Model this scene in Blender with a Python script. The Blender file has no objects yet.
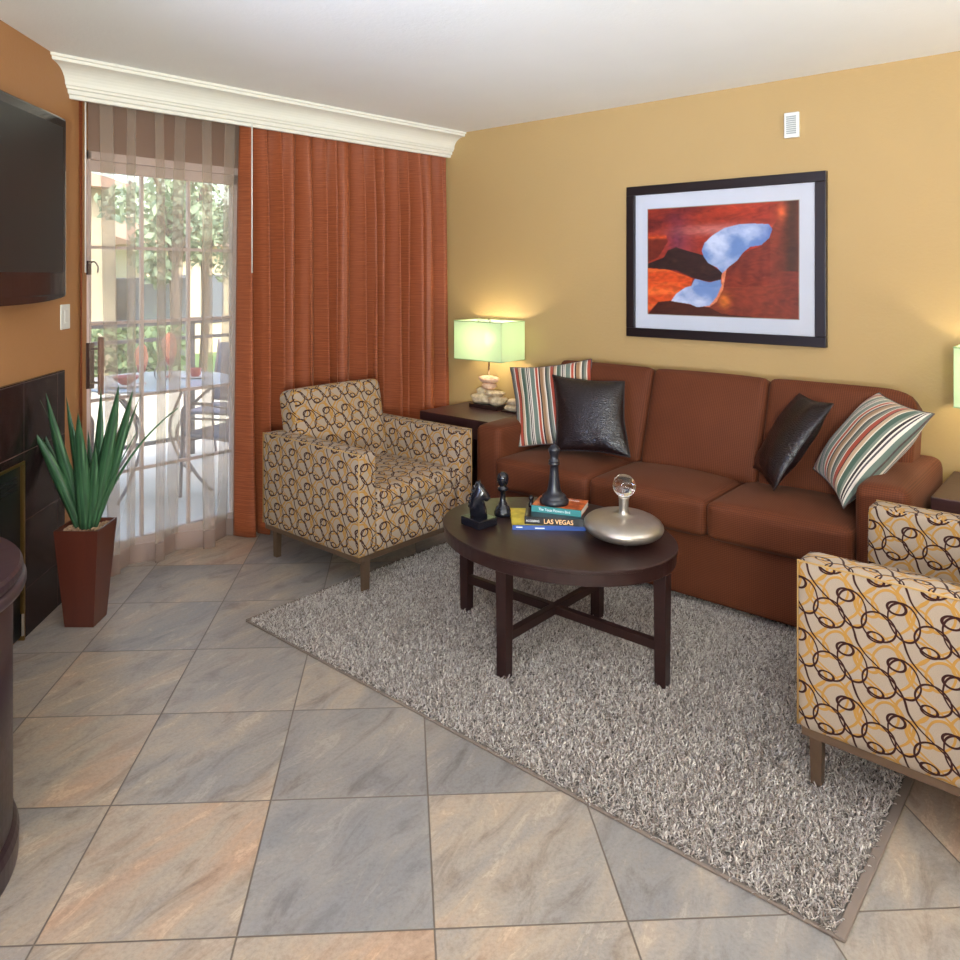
import bpy, bmesh, math, random
import numpy as np
from mathutils import Vector, Matrix, noise
random.seed(7); rng = np.random.default_rng(7)
SC = bpy.context.scene; COL = SC.collection
PI = math.pi; S2 = math.sqrt(2)
R = math.radians

# ------------------------------------------------------------------ materials
class NT:
    def __init__(s, name):
        s.m = bpy.data.materials.new(name); s.m.use_nodes = True
        s.t = s.m.node_tree; s.n = s.t.nodes; s.l = s.t.links
        s.b = s.n['Principled BSDF']; s.out = s.n['Material Output']
    def new(s, k, **kw):
        n = s.n.new(k)
        for a, v in kw.items(): setattr(n, a, v)
        return n
    def put(s, sock, v):
        if isinstance(v, bpy.types.NodeSocket): s.l.new(v, sock)
        elif v is not None:
            if isinstance(v, (tuple, list)) and len(v) == 3 and sock.type == 'RGBA': v = (*v, 1)
            sock.default_value = v
    def ma(s, op, a, b=None, c=None, clamp=False):
        n = s.new('ShaderNodeMath', operation=op); n.use_clamp = clamp
        s.put(n.inputs[0], a)
        if b is not None: s.put(n.inputs[1], b)
        if c is not None: s.put(n.inputs[2], c)
        return n.outputs[0]
    def vm(s, op, a, b=None):
        n = s.new('ShaderNodeVectorMath', operation=op); s.put(n.inputs[0], a)
        if b is not None: s.put(n.inputs[1], b)
        return n.outputs[0]
    def comb(s, x, y, z=0.0):
        n = s.new('ShaderNodeCombineXYZ'); s.put(n.inputs[0], x); s.put(n.inputs[1], y); s.put(n.inputs[2], z); return n.outputs[0]
    def sep(s, v):
        n = s.new('ShaderNodeSeparateXYZ'); s.put(n.inputs[0], v); return n.outputs
    def mix(s, f, a, b, mode='MIX'):
        n = s.new('ShaderNodeMix', data_type='RGBA', blend_type=mode); n.clamp_factor = True
        s.put(n.inputs[0], f); s.put(n.inputs[6], a); s.put(n.inputs[7], b); return n.outputs[2]
    def noise(s, v, scale, detail=3, rough=.5, dist=0.0):
        n = s.new('ShaderNodeTexNoise'); s.put(n.inputs['Vector'], v)
        n.inputs['Scale'].default_value = scale; n.inputs['Detail'].default_value = detail
        n.inputs['Roughness'].default_value = rough; n.inputs['Distortion'].default_value = dist
        return n.outputs[0]
    def ramp(s, f, stops, interp='LINEAR'):
        n = s.new('ShaderNodeValToRGB'); n.color_ramp.interpolation = interp
        e = n.color_ramp.elements
        while len(e) < len(stops): e.new(.5)
        for i, (p, c) in enumerate(stops):
            e[i].position = p; e[i].color = (*c, 1) if len(c) == 3 else c
        s.put(n.inputs[0], f); return n.outputs[0]
    def bump(s, h, strength=.3, dist=.01):
        n = s.new('ShaderNodeBump'); n.inputs['Strength'].default_value = strength; n.inputs['Distance'].default_value = dist
        s.put(n.inputs['Height'], h); s.l.new(n.outputs[0], s.b.inputs['Normal'])
    def obj(s): return s.new('ShaderNodeTexCoord').outputs['Object']
    def uv(s): return s.new('ShaderNodeTexCoord').outputs['UV']
    def set(s, color=None, rough=None, metal=None, **kw):
        b = s.b
        if color is not None: s.put(b.inputs['Base Color'], color)
        if rough is not None: s.put(b.inputs['Roughness'], rough)
        if metal is not None: s.put(b.inputs['Metallic'], metal)
        for k, v in kw.items(): s.put(b.inputs[k.replace('_', ' ')], v)
        return s.m

def sr(r, g, b):   # sRGB 0-255 to linear
    f = lambda c: (c/255/12.92) if c/255 <= .04045 else ((c/255+.055)/1.055)**2.4
    return (f(r), f(g), f(b))

def plain(name, c, rough=.5, metal=0, var=.12, scale=14, bump=0, bscale=200, **kw):
    n = NT(name); o = n.obj()
    f = n.noise(o, scale, 4)
    col = n.mix(f, tuple(x*(1-var) for x in c), tuple(min(1, x*(1+var)) for x in c))
    if bump: n.bump(n.noise(o, bscale, 3), bump, .002)
    return n.set(col, rough, metal, **kw)

M = {}
def wallmat(name, c):
    n = NT(name); g = n.new('ShaderNodeNewGeometry').outputs['Position']
    a = n.noise(g, 55, 4, .6); b = n.noise(g, 3, 2)
    col = n.mix(b, tuple(x*.97 for x in c), tuple(x*1.03 for x in c))
    n.bump(a, .35, .004); return n.set(col, .62)
M['wall'] = wallmat('painted_wall_ochre', sr(180, 149, 98))
M['wallL'] = wallmat('painted_wall_terracotta', sr(172, 124, 80))
M['ceil'] = wallmat('painted_ceiling', (.88, .89, .89))
M['trim'] = plain('white_trim_paint', (.80, .79, .73), .35, var=.02)
M['whitep'] = plain('white_plastic', (.75, .75, .72), .35, var=.02)
M['greyp'] = plain('grey_plastic', (.36, .38, .36), .5)

def tile_mat():
    n = NT('slate_look_tiles'); g = n.new('ShaderNodeNewGeometry').outputs['Position']
    p = n.sep(g); x, y = p[0], p[1]; T = .4487
    a = n.ma('MULTIPLY', n.ma('ADD', x, y), 1/S2); b = n.ma('MULTIPLY', n.ma('SUBTRACT', x, y), 1/S2)
    a = n.ma('MULTIPLY', n.ma('ADD', a, .019), 1/T); b = n.ma('MULTIPLY', n.ma('SUBTRACT', b, .344), 1/T)
    ia, ib = n.ma('FLOOR', a), n.ma('FLOOR', b); fa, fb = n.ma('FRACT', a), n.ma('FRACT', b)
    ed = n.ma('MINIMUM', n.ma('MINIMUM', fa, n.ma('SUBTRACT', 1.0, fa)), n.ma('MINIMUM', fb, n.ma('SUBTRACT', 1.0, fb)))
    tile = n.ma('MULTIPLY', n.ma('SUBTRACT', ed, .003), 260.0, clamp=True)
    w = n.new('ShaderNodeTexWhiteNoise', noise_dimensions='2D'); n.put(w.inputs['Vector'], n.comb(ia, ib))
    w2 = n.new('ShaderNodeTexWhiteNoise', noise_dimensions='2D'); n.put(w2.inputs['Vector'], n.comb(n.ma('ADD', ib, 17.3), ia))
    r1, r2 = w.outputs['Value'], w2.outputs['Value']
    # streak coordinates: stretched, shifted per tile; streaks run along the room
    off = n.comb(n.ma('MULTIPLY', r1, 37.0), n.ma('MULTIPLY', r2, 23.0), 0.0)
    s1 = n.comb(n.ma('MULTIPLY', n.ma('SUBTRACT', n.ma('MULTIPLY', a, .8), b), .34), n.ma('MULTIPLY', n.ma('ADD', a, n.ma('MULTIPLY', b, .8)), 1.0), 0.0)
    v = n.vm('ADD', s1, off)
    big = n.noise(v, 1.3, 4, .6, .6); mid = n.noise(v, 4.2, 7, .72, .7)
    g2 = n.vm('ADD', n.comb(n.ma('MULTIPLY', a, 1.0), b, 0.0), off)
    fine = n.noise(g2, 42, 6, .75)
    f = n.ma('ADD', n.ma('MULTIPLY', big, .8), n.ma('MULTIPLY', n.ma('SUBTRACT', r1, .5), .32))
    col = n.ramp(f, [(.20, sr(132, 128, 126)), (.34, sr(152, 144, 136)), (.46, sr(170, 155, 138)), (.58, sr(176, 150, 128)), (.78, sr(160, 128, 108))])
    veins = n.ramp(mid, [(.30, (.55, .50, .47)), (.40, (.80, .76, .74)), (.50, (1, 1, 1)), (.57, (1.0, .94, .88)), (.63, (1.3, 1.26, 1.2)), (.70, (.95, .88, .82))])
    col = n.mix(.95, col, veins, 'MULTIPLY')
    col = n.mix(.6, col, n.ramp(fine, [(.3, (.62, .60, .58)), (.5, (.98, .98, .98)), (.7, (1.2, 1.2, 1.2))]), 'MULTIPLY')
    col = n.mix(n.ma('MULTIPLY', n.ma('POWER', r2, 3.0), .32), col, sr(128, 134, 142))
    col = n.mix(tile, sr(104, 92, 82), col)
    h = n.ma('ADD', n.ma('MULTIPLY', tile, .7), n.ma('ADD', n.ma('MULTIPLY', fine, .16), n.ma('MULTIPLY', mid, .25)))
    n.bump(h, .5, .004)
    return n.set(col, n.ma('ADD', n.ma('MULTIPLY', fine, .25), .27), 0, Specular_IOR_Level=.5)
M['tile'] = tile_mat()

def wood(name, c1, c2, rough=.3, sc=(3, 60, 60), coat=0):
    n = NT(name); o = n.obj(); v = n.vm('MULTIPLY', o, sc)
    f = n.noise(v, 1.2, 5, .6, .4)
    return n.set(n.mix(f, c1, c2), n.ma('ADD', n.ma('MULTIPLY', f, .15), rough), 0, Coat_Weight=coat, Coat_Roughness=.15)
M['esp'] = wood('espresso_wood', sr(28, 14, 13), sr(50, 26, 23), .30)
M['esp2'] = wood('dark_end_table_wood', sr(40, 24, 24), sr(72, 44, 44), .25, (4, 60, 60))
M['conw'] = wood('console_wood', sr(38, 26, 32), sr(58, 40, 46), .28, (60, 3, 60))
M['frame'] = wood('picture_frame_wood', sr(16, 6, 7), sr(28, 12, 13), .3)

def chair_fabric():
    n = NT('looping_ring_fabric'); uv = n.sep(n.uv())
    PX, PY = .125, .15
    U = n.ma('MULTIPLY', uv[0], 1/PX); V = n.ma('MULTIPLY', uv[1], 1/PY)
    nz = n.noise(n.comb(U, V), 1.7, 2)
    U = n.ma('ADD', U, n.ma('MULTIPLY', n.ma('SUBTRACT', nz, .5), .10))
    def wrap(a): return n.ma('SUBTRACT', n.ma('FRACT', n.ma('ADD', a, .5)), .5)
    def ell(cx, cy, rx, ry, w, rot=0):
        dx = n.ma('MULTIPLY', wrap(n.ma('SUBTRACT', U, cx)), PX); dy = n.ma('MULTIPLY', wrap(n.ma('SUBTRACT', V, cy)), PY)
        if rot:
            c, s_ = math.cos(rot), math.sin(rot)
            dx, dy = n.ma('ADD', n.ma('MULTIPLY', dx, c), n.ma('MULTIPLY', dy, s_)), n.ma('SUBTRACT', n.ma('MULTIPLY', dy, c), n.ma('MULTIPLY', dx, s_))
        q = n.ma('SQRT', n.ma('ADD', n.ma('POWER', n.ma('ABSOLUTE', n.ma('MULTIPLY', dx, 1/rx)), 2.0), n.ma('POWER', n.ma('ABSOLUTE', n.ma('MULTIPLY', dy, 1/ry)), 2.0)))
        d = n.ma('MULTIPLY', n.ma('ABSOLUTE', n.ma('SUBTRACT', q, 1.0)), (rx+ry)/2)
        return n.ma('SUBTRACT', d, w)
    def wave(k, off, amp, ph, w, cyc=1):
        l = n.ma('ADD', U, n.ma('MULTIPLY', V, k))
        l = n.ma('ADD', l, n.ma('MULTIPLY', n.ma('SINE', n.ma('ADD', n.ma('MULTIPLY', V, 2*PI*cyc), ph)), amp))
        d = n.ma('MULTIPLY', n.ma('ABSOLUTE', wrap(n.ma('SUBTRACT', l, off))), PX*.8)
        return n.ma('SUBTRACT', d, w)
    def mn(L):
        r = L[0]
        for q in L[1:]: r = n.ma('MINIMUM', r, q)
        return r
    wb = .0024
    dark = mn([ell(.0, .0, .021, .0165, wb*1.15), ell(.14, -.22, .036, .050, wb*.9, .25), ell(.60, -.62, .019, .0125, wb, -.1), ell(.66, -.42, .041, .038, wb*.9, -.3),
               wave(.5*2, .52, .10, 1.0, wb*.85)])
    wy = .0030
    yel = mn([ell(.30, .30, .040, .030, wy, .5), ell(.80, .02, .030, .040, wy, -.4), wave(1, .15, .14, 3.3, wy), wave(-1, .4, .12, .5, wy), ell(.45, -.1, .022, .03, wy, .8)])
    dk = n.ma('SUBTRACT', 1.0, n.ma('MULTIPLY', dark, 1400.0, clamp=True)); yl = n.ma('SUBTRACT', 1.0, n.ma('MULTIPLY', yel, 1100.0, clamp=True))
    o = n.comb(uv[0], uv[1])
    weave = n.noise(n.vm('MULTIPLY', o, (1, 4, 1)), 300, 2)
    base = n.mix(weave, sr(134, 118, 102), sr(176, 158, 140))
    c = n.mix(n.ma('MULTIPLY', yl, .9), base, sr(166, 120, 46)); c = n.mix(dk, c, sr(48, 17, 14))
    n.bump(n.ma('ADD', n.ma('MULTIPLY', dk, 1.0), n.ma('ADD', n.ma('MULTIPLY', yl, .7), n.ma('MULTIPLY', weave, .15))), .4, .002)
    return n.set(c, .85, 0, Sheen_Weight=.05, Specular_IOR_Level=.2)
M['ring'] = chair_fabric()
M['piping'] = plain('chair_piping', sr(176, 140, 84), .8)
M['bronze'] = plain('brushed_bronze_metal', sr(118, 96, 78), .42, .6, .1, 40)

def sofa_fabric(name, horiz):
    n = NT(name); uv = n.sep(n.uv())
    a = n.ma('SINE', n.ma('MULTIPLY', uv[1], 2*PI/.0075)); b = n.ma('SINE', n.ma('MULTIPLY', uv[0], 2*PI/.009))
    h = n.ma('MULTIPLY', n.ma('ADD', n.ma('MULTIPLY', a, .5 if horiz else .25), n.ma('ADD', n.ma('MULTIPLY', b, .25 if horiz else .5), .75)), .65)
    nz = n.noise(n.comb(uv[0], uv[1]), 6, 3)
    c = n.mix(n.ma('MULTIPLY', n.ma('ADD', h, n.ma('MULTIPLY', nz, .4)), .7), sr(66, 29, 15), sr(112, 60, 34))
    n.bump(h, .35, .0015)
    return n.set(c, .72, 0, Sheen_Weight=.06, Sheen_Roughness=.4, Sheen_Tint=(1, .8, .6, 1), Specular_IOR_Level=.2)
M['sofa'] = sofa_fabric('ribbed_brown_upholstery', True)
M['sofab'] = sofa_fabric('ribbed_brown_upholstery_back', False)
M['black'] = plain('black_trim', (.012, .012, .014), .5)

def stripe_fabric(n_, W):
    n = NT(n_); u = n.ma('FRACT', n.ma('MULTIPLY', n.sep(n.uv())[0], 1/W))
    k = [sr(70,78,70), sr(120,122,108), sr(225,215,200), sr(160,62,38), sr(40,26,26), sr(190,160,130), sr(225,215,200), sr(70,92,78), sr(120,126,112), sr(225,215,200), sr(40,26,26), sr(225,215,200), sr(70,60,64), sr(225,215,200), sr(104,118,106), sr(104,118,106), sr(225,215,200), sr(170,66,38), sr(170,66,38), sr(225,215,200), sr(40,26,26), sr(150,112,76), sr(190,160,130), sr(225,215,200), sr(40,26,26)]
    wd = [2,3,1,4,1,3,1,4,2,1,1.5,1,1,1.5,4,2,1.4,2.2,1,1.4,2,4,2,1.4,1.2]
    tot = sum(wd); acc = 0; stops = []
    for c, w in zip(k, wd): stops.append((acc/tot, c)); acc += w
    col = n.ramp(u, stops, 'CONSTANT')
    n.bump(n.noise(n.uv(), 900, 1), .25, .001)
    return n.set(col, .6, 0, Sheen_Weight=.2)
M['stripe'] = stripe_fabric('multicolour_striped_fabric', .21)
def croc():
    n = NT('dark_embossed_leatherette'); uv = n.vm('MULTIPLY', n.uv(), (1, 2.2, 1))
    v = n.new('ShaderNodeTexVoronoi', feature='DISTANCE_TO_EDGE'); n.put(v.inputs['Vector'], uv); v.inputs['Scale'].default_value = 55
    h = n.ma('MULTIPLY', v.outputs['Distance'], 3.0, clamp=True)
    n.bump(n.ma('ADD', h, n.noise(uv, 14, 2)), .4, .003)
    return n.set(n.mix(h, sr(16, 7, 8), sr(34, 17, 18)), .33, 0, Specular_IOR_Level=.6)
M['croc'] = croc()

def drape_mat():
    n = NT('copper_slub_silk'); uv = n.uv()
    s = n.noise(n.vm('MULTIPLY', uv, (1.5, 60, 1)), 3, 4, .65); s2 = n.noise(n.vm('MULTIPLY', uv, (12, 260, 1)), 2, 3, .6)
    f = n.ma('ADD', n.ma('MULTIPLY', s, .6), n.ma('MULTIPLY', s2, .4))
    c = n.ramp(f, [(.32, sr(108, 54, 32)), (.5, sr(146, 76, 45)), (.68, sr(180, 104, 66))])
    n.bump(s2, .25, .002)
    return n.set(c, .5, 0, Sheen_Weight=.12, Sheen_Roughness=.4, Sheen_Tint=(1, .7, .5, 1), Specular_IOR_Level=.3)
M['drape'] = drape_mat()
def sheer_mat(name, dens, col):
    n = NT(name); lw = n.new('ShaderNodeLayerWeight'); lw.inputs['Blend'].default_value = .5
    fac = n.ma('ADD', n.ma('MULTIPLY', n.ma('POWER', lw.outputs['Facing'], 2.5), .28), dens, clamp=True)
    tr = n.new('ShaderNodeBsdfTransparent'); di = n.new('ShaderNodeBsdfDiffuse'); tl = n.new('ShaderNodeBsdfTranslucent')
    di.inputs[0].default_value = (*col, 1); tl.inputs[0].default_value = (*col, 1)
    a = n.new('ShaderNodeMixShader'); a.inputs[0].default_value = .5; n.l.new(di.outputs[0], a.inputs[1]); n.l.new(tl.outputs[0], a.inputs[2])
    m = n.new('ShaderNodeMixShader'); n.put(m.inputs[0], fac); n.l.new(tr.outputs[0], m.inputs[1]); n.l.new(a.outputs[0], m.inputs[2])
    n.l.new(m.outputs[0], n.out.inputs[0]); n.n.remove(n.b); return n.m
M['sheer'] = sheer_mat('sheer_voile', .36, sr(206, 190, 176))
M['hem'] = sheer_mat('sheer_voile_hem', .50, sr(190, 168, 156))
def glass_mat(name, tint=(1, 1, 1)):
    n = NT(name); fr = n.new('ShaderNodeFresnel'); fr.inputs[0].default_value = 1.45
    tr = n.new('ShaderNodeBsdfTransparent'); tr.inputs[0].default_value = (*tint, 1); gl = n.new('ShaderNodeBsdfGlossy'); gl.inputs['Roughness'].default_value = .01
    m = n.new('ShaderNodeMixShader'); n.l.new(fr.outputs[0], m.inputs[0]); n.l.new(tr.outputs[0], m.inputs[1]); n.l.new(gl.outputs[0], m.inputs[2])
    n.l.new(m.outputs[0], n.out.inputs[0]); n.n.remove(n.b); return n.m
M['pane'] = glass_mat('window_glass')
M['crystal'] = NT('clear_crystal').set((.95, .95, .97), .02, 0, Transmission_Weight=1.0, IOR=1.5)
def shade_mat():
    n = NT('pale_green_shade_fabric'); w = n.noise(n.obj(), 260, 2)
    tl = n.new('ShaderNodeBsdfTranslucent'); tl.inputs[0].default_value = (.60, .70, .52, 1); di = n.new('ShaderNodeBsdfDiffuse'); n.put(di.inputs[0], n.mix(w, (.70, .80, .60), (.76, .85, .66)))
    a = n.new('ShaderNodeMixShader'); a.inputs[0].default_value = .45; n.l.new(di.outputs[0], a.inputs[1]); n.l.new(tl.outputs[0], a.inputs[2])
    tr = n.new('ShaderNodeBsdfTransparent'); tr.inputs[0].default_value = (.8, .95, .65, 1)
    m = n.new('ShaderNodeMixShader'); m.inputs[0].default_value = .08; n.l.new(a.outputs[0], m.inputs[1]); n.l.new(tr.outputs[0], m.inputs[2])
    n.l.new(m.outputs[0], n.out.inputs[0]); n.n.remove(n.b); return n.m
M['shade'] = shade_mat()
def emit(name, c, s):
    n = NT(name); n.set(c, .5, 0, Emission_Color=(*c, 1), Emission_Strength=s); return n.m
LAMP = 150.0
M['bulb'] = emit('glowing_bulb', (1.0, .86, .64), LAMP)
M['chrome'] = plain('nickel_metal', (.7, .68, .64), .2, 1, .02)
M['silver'] = plain('brushed_champagne_silver', sr(172, 164, 154), .36, .85, .1, 30, .1, 300)
M['gblack'] = plain('gloss_black_lacquer', (.008, .008, .012), .2, 0, Coat_Weight=.0)
M['sblack'] = plain('satin_black_lacquer', (.014, .014, .02), .33)
def stone_mat(name, a, b):
    n = NT(name); o = n.obj(); c = n.ramp(n.noise(o, 22, 6, .7), [(.3, a), (.62, b)])
    n.bump(n.noise(o, 60, 5, .7), .8, .006); return n.set(c, .75)
M['stone'] = stone_mat('beige_river_stone', sr(150, 118, 84), sr(226, 206, 172))
M['stonep'] = stone_mat('pink_river_stone', sr(196, 130, 96), sr(232, 198, 168))
M['pebble'] = stone_mat('pebble_gravel', sr(120, 82, 56), sr(206, 172, 136))
M['plantpot'] = wood('reddish_brown_planter', sr(66, 29, 20), sr(96, 44, 30), .32, (12, 12, 3), .3)
def leaf_mat():
    n = NT('green_sword_leaf'); uv = n.sep(n.uv())
    s = n.noise(n.comb(n.ma('MULTIPLY', uv[0], 40.0), n.ma('MULTIPLY', uv[1], .8)), 3, 3)
    c = n.ramp(s, [(.35, sr(34, 62, 42)), (.55, sr(58, 98, 64)), (.7, sr(92, 128, 92))]); return n.set(c, .42)
M['leaf'] = leaf_mat()
def marble_tiles():
    n = NT('dark_marble_tiles'); g = n.new('ShaderNodeNewGeometry').outputs['Position']; p = n.sep(g)
    s = n.ma('MULTIPLY', n.ma('SUBTRACT', n.ma('SUBTRACT', p[0], p[1]), 2.519), 1/S2)   # distance along the wall from the corner
    za = n.ma('ADD', p[2], .085); TT = .305
    fs = n.ma('FRACT', n.ma('MULTIPLY', n.ma('SUBTRACT', s, .382), 1/TT)); fz = n.ma('FRACT', n.ma('MULTIPLY', za, 1/.285))
    ed = n.ma('MINIMUM', n.ma('MINIMUM', fs, n.ma('SUBTRACT', 1.0, fs)), n.ma('MINIMUM', fz, n.ma('SUBTRACT', 1.0, fz)))
    t = n.ma('MULTIPLY', n.ma('SUBTRACT', ed, .003), 300.0, clamp=True)
    v = n.noise(g, 7, 8, .75, 2.0)
    c = n.ramp(v, [(.38, sr(20, 14, 16)), (.52, sr(34, 22, 24)), (.60, sr(52, 36, 38)), (.64, sr(34, 22, 26))])
    c = n.mix(t, sr(96, 78, 74), c); n.bump(t, .4, .002)
    return n.set(c, .2, 0, Specular_IOR_Level=.22)
M['marble'] = marble_tiles()
M['firebox'] = plain('firebox_black', (.008, .008, .009), .3)
M['brass'] = plain('brass_trim', sr(150, 120, 70), .3, .9)
M['tvb'] = plain('tv_gloss_bezel', (.012, .009, .010), .16, 0, Coat_Weight=.4)
M['tvs'] = NT('tv_screen_glass').set((.014, .018, .019), .30, 0, Specular_IOR_Level=.55)
M['jamb'] = plain('door_frame_paint', sr(206, 184, 178), .45, var=.03)
M['handle'] = plain('bronze_door_handle', sr(64, 38, 34), .4, .4)
M['handlew'] = wood('wood_door_grip', sr(110, 62, 40), sr(140, 84, 58), .4, (40, 40, 3))

# ------------------------------------------------------------------ mesh helpers
def boxuv(me):
    uvl = me.uv_layers.new(name='UVMap') if not me.uv_layers else me.uv_layers[0]
    for p in me.polygons:
        nx, ny, nz = (abs(c) for c in p.normal)
        for li in p.loop_indices:
            c = me.vertices[me.loops[li].vertex_index].co
            if nz >= nx and nz >= ny: q = (c.x, c.y)
            elif nx >= ny: q = (c.y if p.normal.x > 0 else -c.y, c.z)
            else: q = (c.x if p.normal.y < 0 else -c.x, c.z)
            uvl.data[li].uv = q
def mk(name, bm, mat, parent=None, smooth=False, loc=None, uv=True, keepuv=False):
    me = bpy.data.meshes.new(name); bmesh.ops.recalc_face_normals(bm, faces=bm.faces)
    bm.to_mesh(me); bm.free()
    if uv and not keepuv: boxuv(me)
    if smooth:
        for p in me.polygons: p.use_smooth = True
    for mm in (mat if isinstance(mat, (list, tuple)) else [mat]): me.materials.append(mm)
    o = bpy.data.objects.new(name, me); COL.objects.link(o)
    if parent: o.parent = parent
    if loc: o.location = loc
    return o
def mkd(name, vs, fs, mat, parent=None, smooth=False, uvs=None):
    me = bpy.data.meshes.new(name); me.from_pydata(vs, [], fs); me.validate(); me.update()
    me.materials.append(mat)
    if uvs is not None:
        l = me.uv_layers.new(name='UVMap')
        for lp in me.loops: l.data[lp.index].uv = uvs[lp.vertex_index]
    else: boxuv(me)
    if smooth:
        for p in me.polygons: p.use_smooth = True
    o = bpy.data.objects.new(name, me); COL.objects.link(o)
    if parent: o.parent = parent
    return o
def empty(name, loc, rz=0, label=None, cat=None, group=None):
    o = bpy.data.objects.new(name, None); COL.objects.link(o); o.location = loc; o.rotation_euler = (0, 0, rz)
    o.empty_display_size = .1
    tag(o, label, cat, group); return o
def tag(o, label=None, cat=None, group=None, kind=None):
    if label: o['label'] = label
    if cat: o['category'] = cat
    if group: o['group'] = group
    if kind: o['kind'] = kind
    return o
def struct(o, label=None): 
    o['kind'] = 'structure'
    if label: o['label'] = label
    return o
def addbox(bm, x0, x1, y0, y1, z0, z1, bev=0, seg=2, mtx=None):
    r = bmesh.ops.create_cube(bm, size=1); vs = r['verts']
    bmesh.ops.scale(bm, vec=(x1-x0, y1-y0, z1-z0), verts=vs); bmesh.ops.translate(bm, vec=((x0+x1)/2, (y0+y1)/2, (z0+z1)/2), verts=vs)
    if mtx is not None: bmesh.ops.transform(bm, matrix=mtx, verts=vs)
    if bev:
        es = list({e for v in vs for e in v.link_edges})
        bmesh.ops.bevel(bm, geom=es, offset=bev, segments=seg, profile=.5, affect='EDGES')
def box(name, x0, x1, y0, y1, z0, z1, mat, parent=None, bev=.002, mtx=None):
    bm = bmesh.new(); addbox(bm, x0, x1, y0, y1, z0, z1, bev, 2, mtx); return mk(name, bm, mat, parent)
def lathe(bm, prof, n=40, c=(0, 0, 0), cap=True):
    rings = []
    for r, z in prof:
        if r < 1e-5: rings.append([bm.verts.new((c[0], c[1], c[2]+z))])
        else: rings.append([bm.verts.new((c[0]+r*math.cos(2*PI*i/n), c[1]+r*math.sin(2*PI*i/n), c[2]+z)) for i in range(n)])
    for a, b in zip(rings[:-1], rings[1:]):
        for i in range(n):
            j = (i+1) % n
            if len(a) == 1 and len(b) == 1: continue
            if len(a) == 1: bm.faces.new((a[0], b[i], b[j]))
            elif len(b) == 1: bm.faces.new((a[i], a[j], b[0]))
            else: bm.faces.new((a[i], a[j], b[j], b[i]))
    if cap:
        if len(rings[0]) > 1: bm.faces.new(rings[0][::-1])
        if len(rings[-1]) > 1: bm.faces.new(rings[-1])
def tube(bm, pts, r, n=8, rads=None):
    pts = [Vector(p) for p in pts]; prev = None; rings = []
    up = Vector((0, 0, 1))
    for i, p in enumerate(pts):
        d = (pts[min(i+1, len(pts)-1)] - pts[max(i-1, 0)]).normalized()
        if prev is None:
            a = d.cross(up) if abs(d.dot(up)) < .95 else d.cross(Vector((1, 0, 0)))
        else: a = prev - d*prev.dot(d)
        a.normalize(); prev = a; b = d.cross(a); rr = rads[i] if rads else r
        rings.append([bm.verts.new(p + (a*math.cos(2*PI*k/n) + b*math.sin(2*PI*k/n))*rr) for k in range(n)])
    for A, B in zip(rings[:-1], rings[1:]):
        for k in range(n): bm.faces.new((A[k], A[(k+1) % n], B[(k+1) % n], B[k]))
    bm.faces.new(rings[0][::-1]); bm.faces.new(rings[-1])
def spline(P, k=8):
    P = [Vector(p) for p in P]; out = []
    for i in range(len(P)-1):
        a = P[max(i-1, 0)]; b = P[i]; c = P[i+1]; d = P[min(i+2, len(P)-1)]
        for j in range(k):
            t = j/k
            out.append(.5*((2*b)+(c-a)*t+(2*a-5*b+4*c-d)*t*t+(3*b-a-3*c+d)*t**3))
    out.append(P[-1]); return out
def soft(name, sx, sy, sz, r, mat, parent, ctr, puff=(0, 0, 0), n=14, rot=None, wob=0, shape=None):
    """rounded cushion: cube grid rounded at its edges and puffed out"""
    bm = bmesh.new(); H = Vector((sx/2, sy/2, sz/2))
    bmesh.ops.create_cube(bm, size=2)
    bmesh.ops.subdivide_edges(bm, edges=bm.edges[:], cuts=n, use_grid_fill=True)
    def warp(t): return math.sin(t*PI/2)*.55+t*.45
    for v in bm.verts:
        q = Vector([warp(c) for c in v.co]); p = Vector([q[i]*H[i] for i in range(3)])
        inn = Vector([max(-(H[i]-r), min(H[i]-r, p[i])) for i in range(3)]); d = p-inn
        if d.length > 1e-9: p = inn + d.normalized()*r
        a, b, c = q
        p.x += puff[0]*a*(1-b*b)*(1-c*c); p.y += puff[1]*b*(1-a*a)*(1-c*c); p.z += puff[2]*c*(1-a*a)*(1-b*b)
        if wob: p += Vector(noise.noise_vector(p*6+Vector(ctr)*3))*wob
        if shape: p = shape(p, q)
        v.co = p
    m = Matrix.Translation(ctr) @ (rot.to_4x4() if rot else Matrix.Identity(4))
    bm.verts.ensure_lookup_table()
    me_uv = bm.loops.layers.uv.new('UVMap')
    bmesh.ops.recalc_face_normals(bm, faces=bm.faces)
    for f in bm.faces:
        nx, ny, nz = (abs(c) for c in f.normal)
        for l in f.loops:
            c = l.vert.co
            l[me_uv].uv = (c.x+ctr[0], c.y+ctr[1]) if nz >= nx and nz >= ny else (((c.y+ctr[1])*(1 if f.normal.x > 0 else -1), c.z+ctr[2]) if nx >= ny else ((c.x+ctr[0])*(1 if f.normal.y < 0 else -1), c.z+ctr[2]))
    bmesh.ops.transform(bm, matrix=m, verts=bm.verts[:])
    return mk(name, bm, mat, parent, True, keepuv=True)
def text(name, s, size, mat, parent, mtx, ext=.0004, sx=1):
    cu = bpy.data.curves.new(name, 'FONT'); cu.body = s; cu.size = size; cu.extrude = ext; cu.offset = size*.008
    t = bpy.data.objects.new('tmp', cu); COL.objects.link(t)
    dg = bpy.context.evaluated_depsgraph_get(); me = bpy.data.meshes.new_from_object(t.evaluated_get(dg))
    bpy.data.objects.remove(t); me.transform(Matrix.Diagonal((sx, 1, 1, 1))); me.transform(mtx); me.materials.clear(); me.materials.append(mat)
    o = bpy.data.objects.new(name, me); COL.objects.link(o); o.parent = parent; return o
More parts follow.
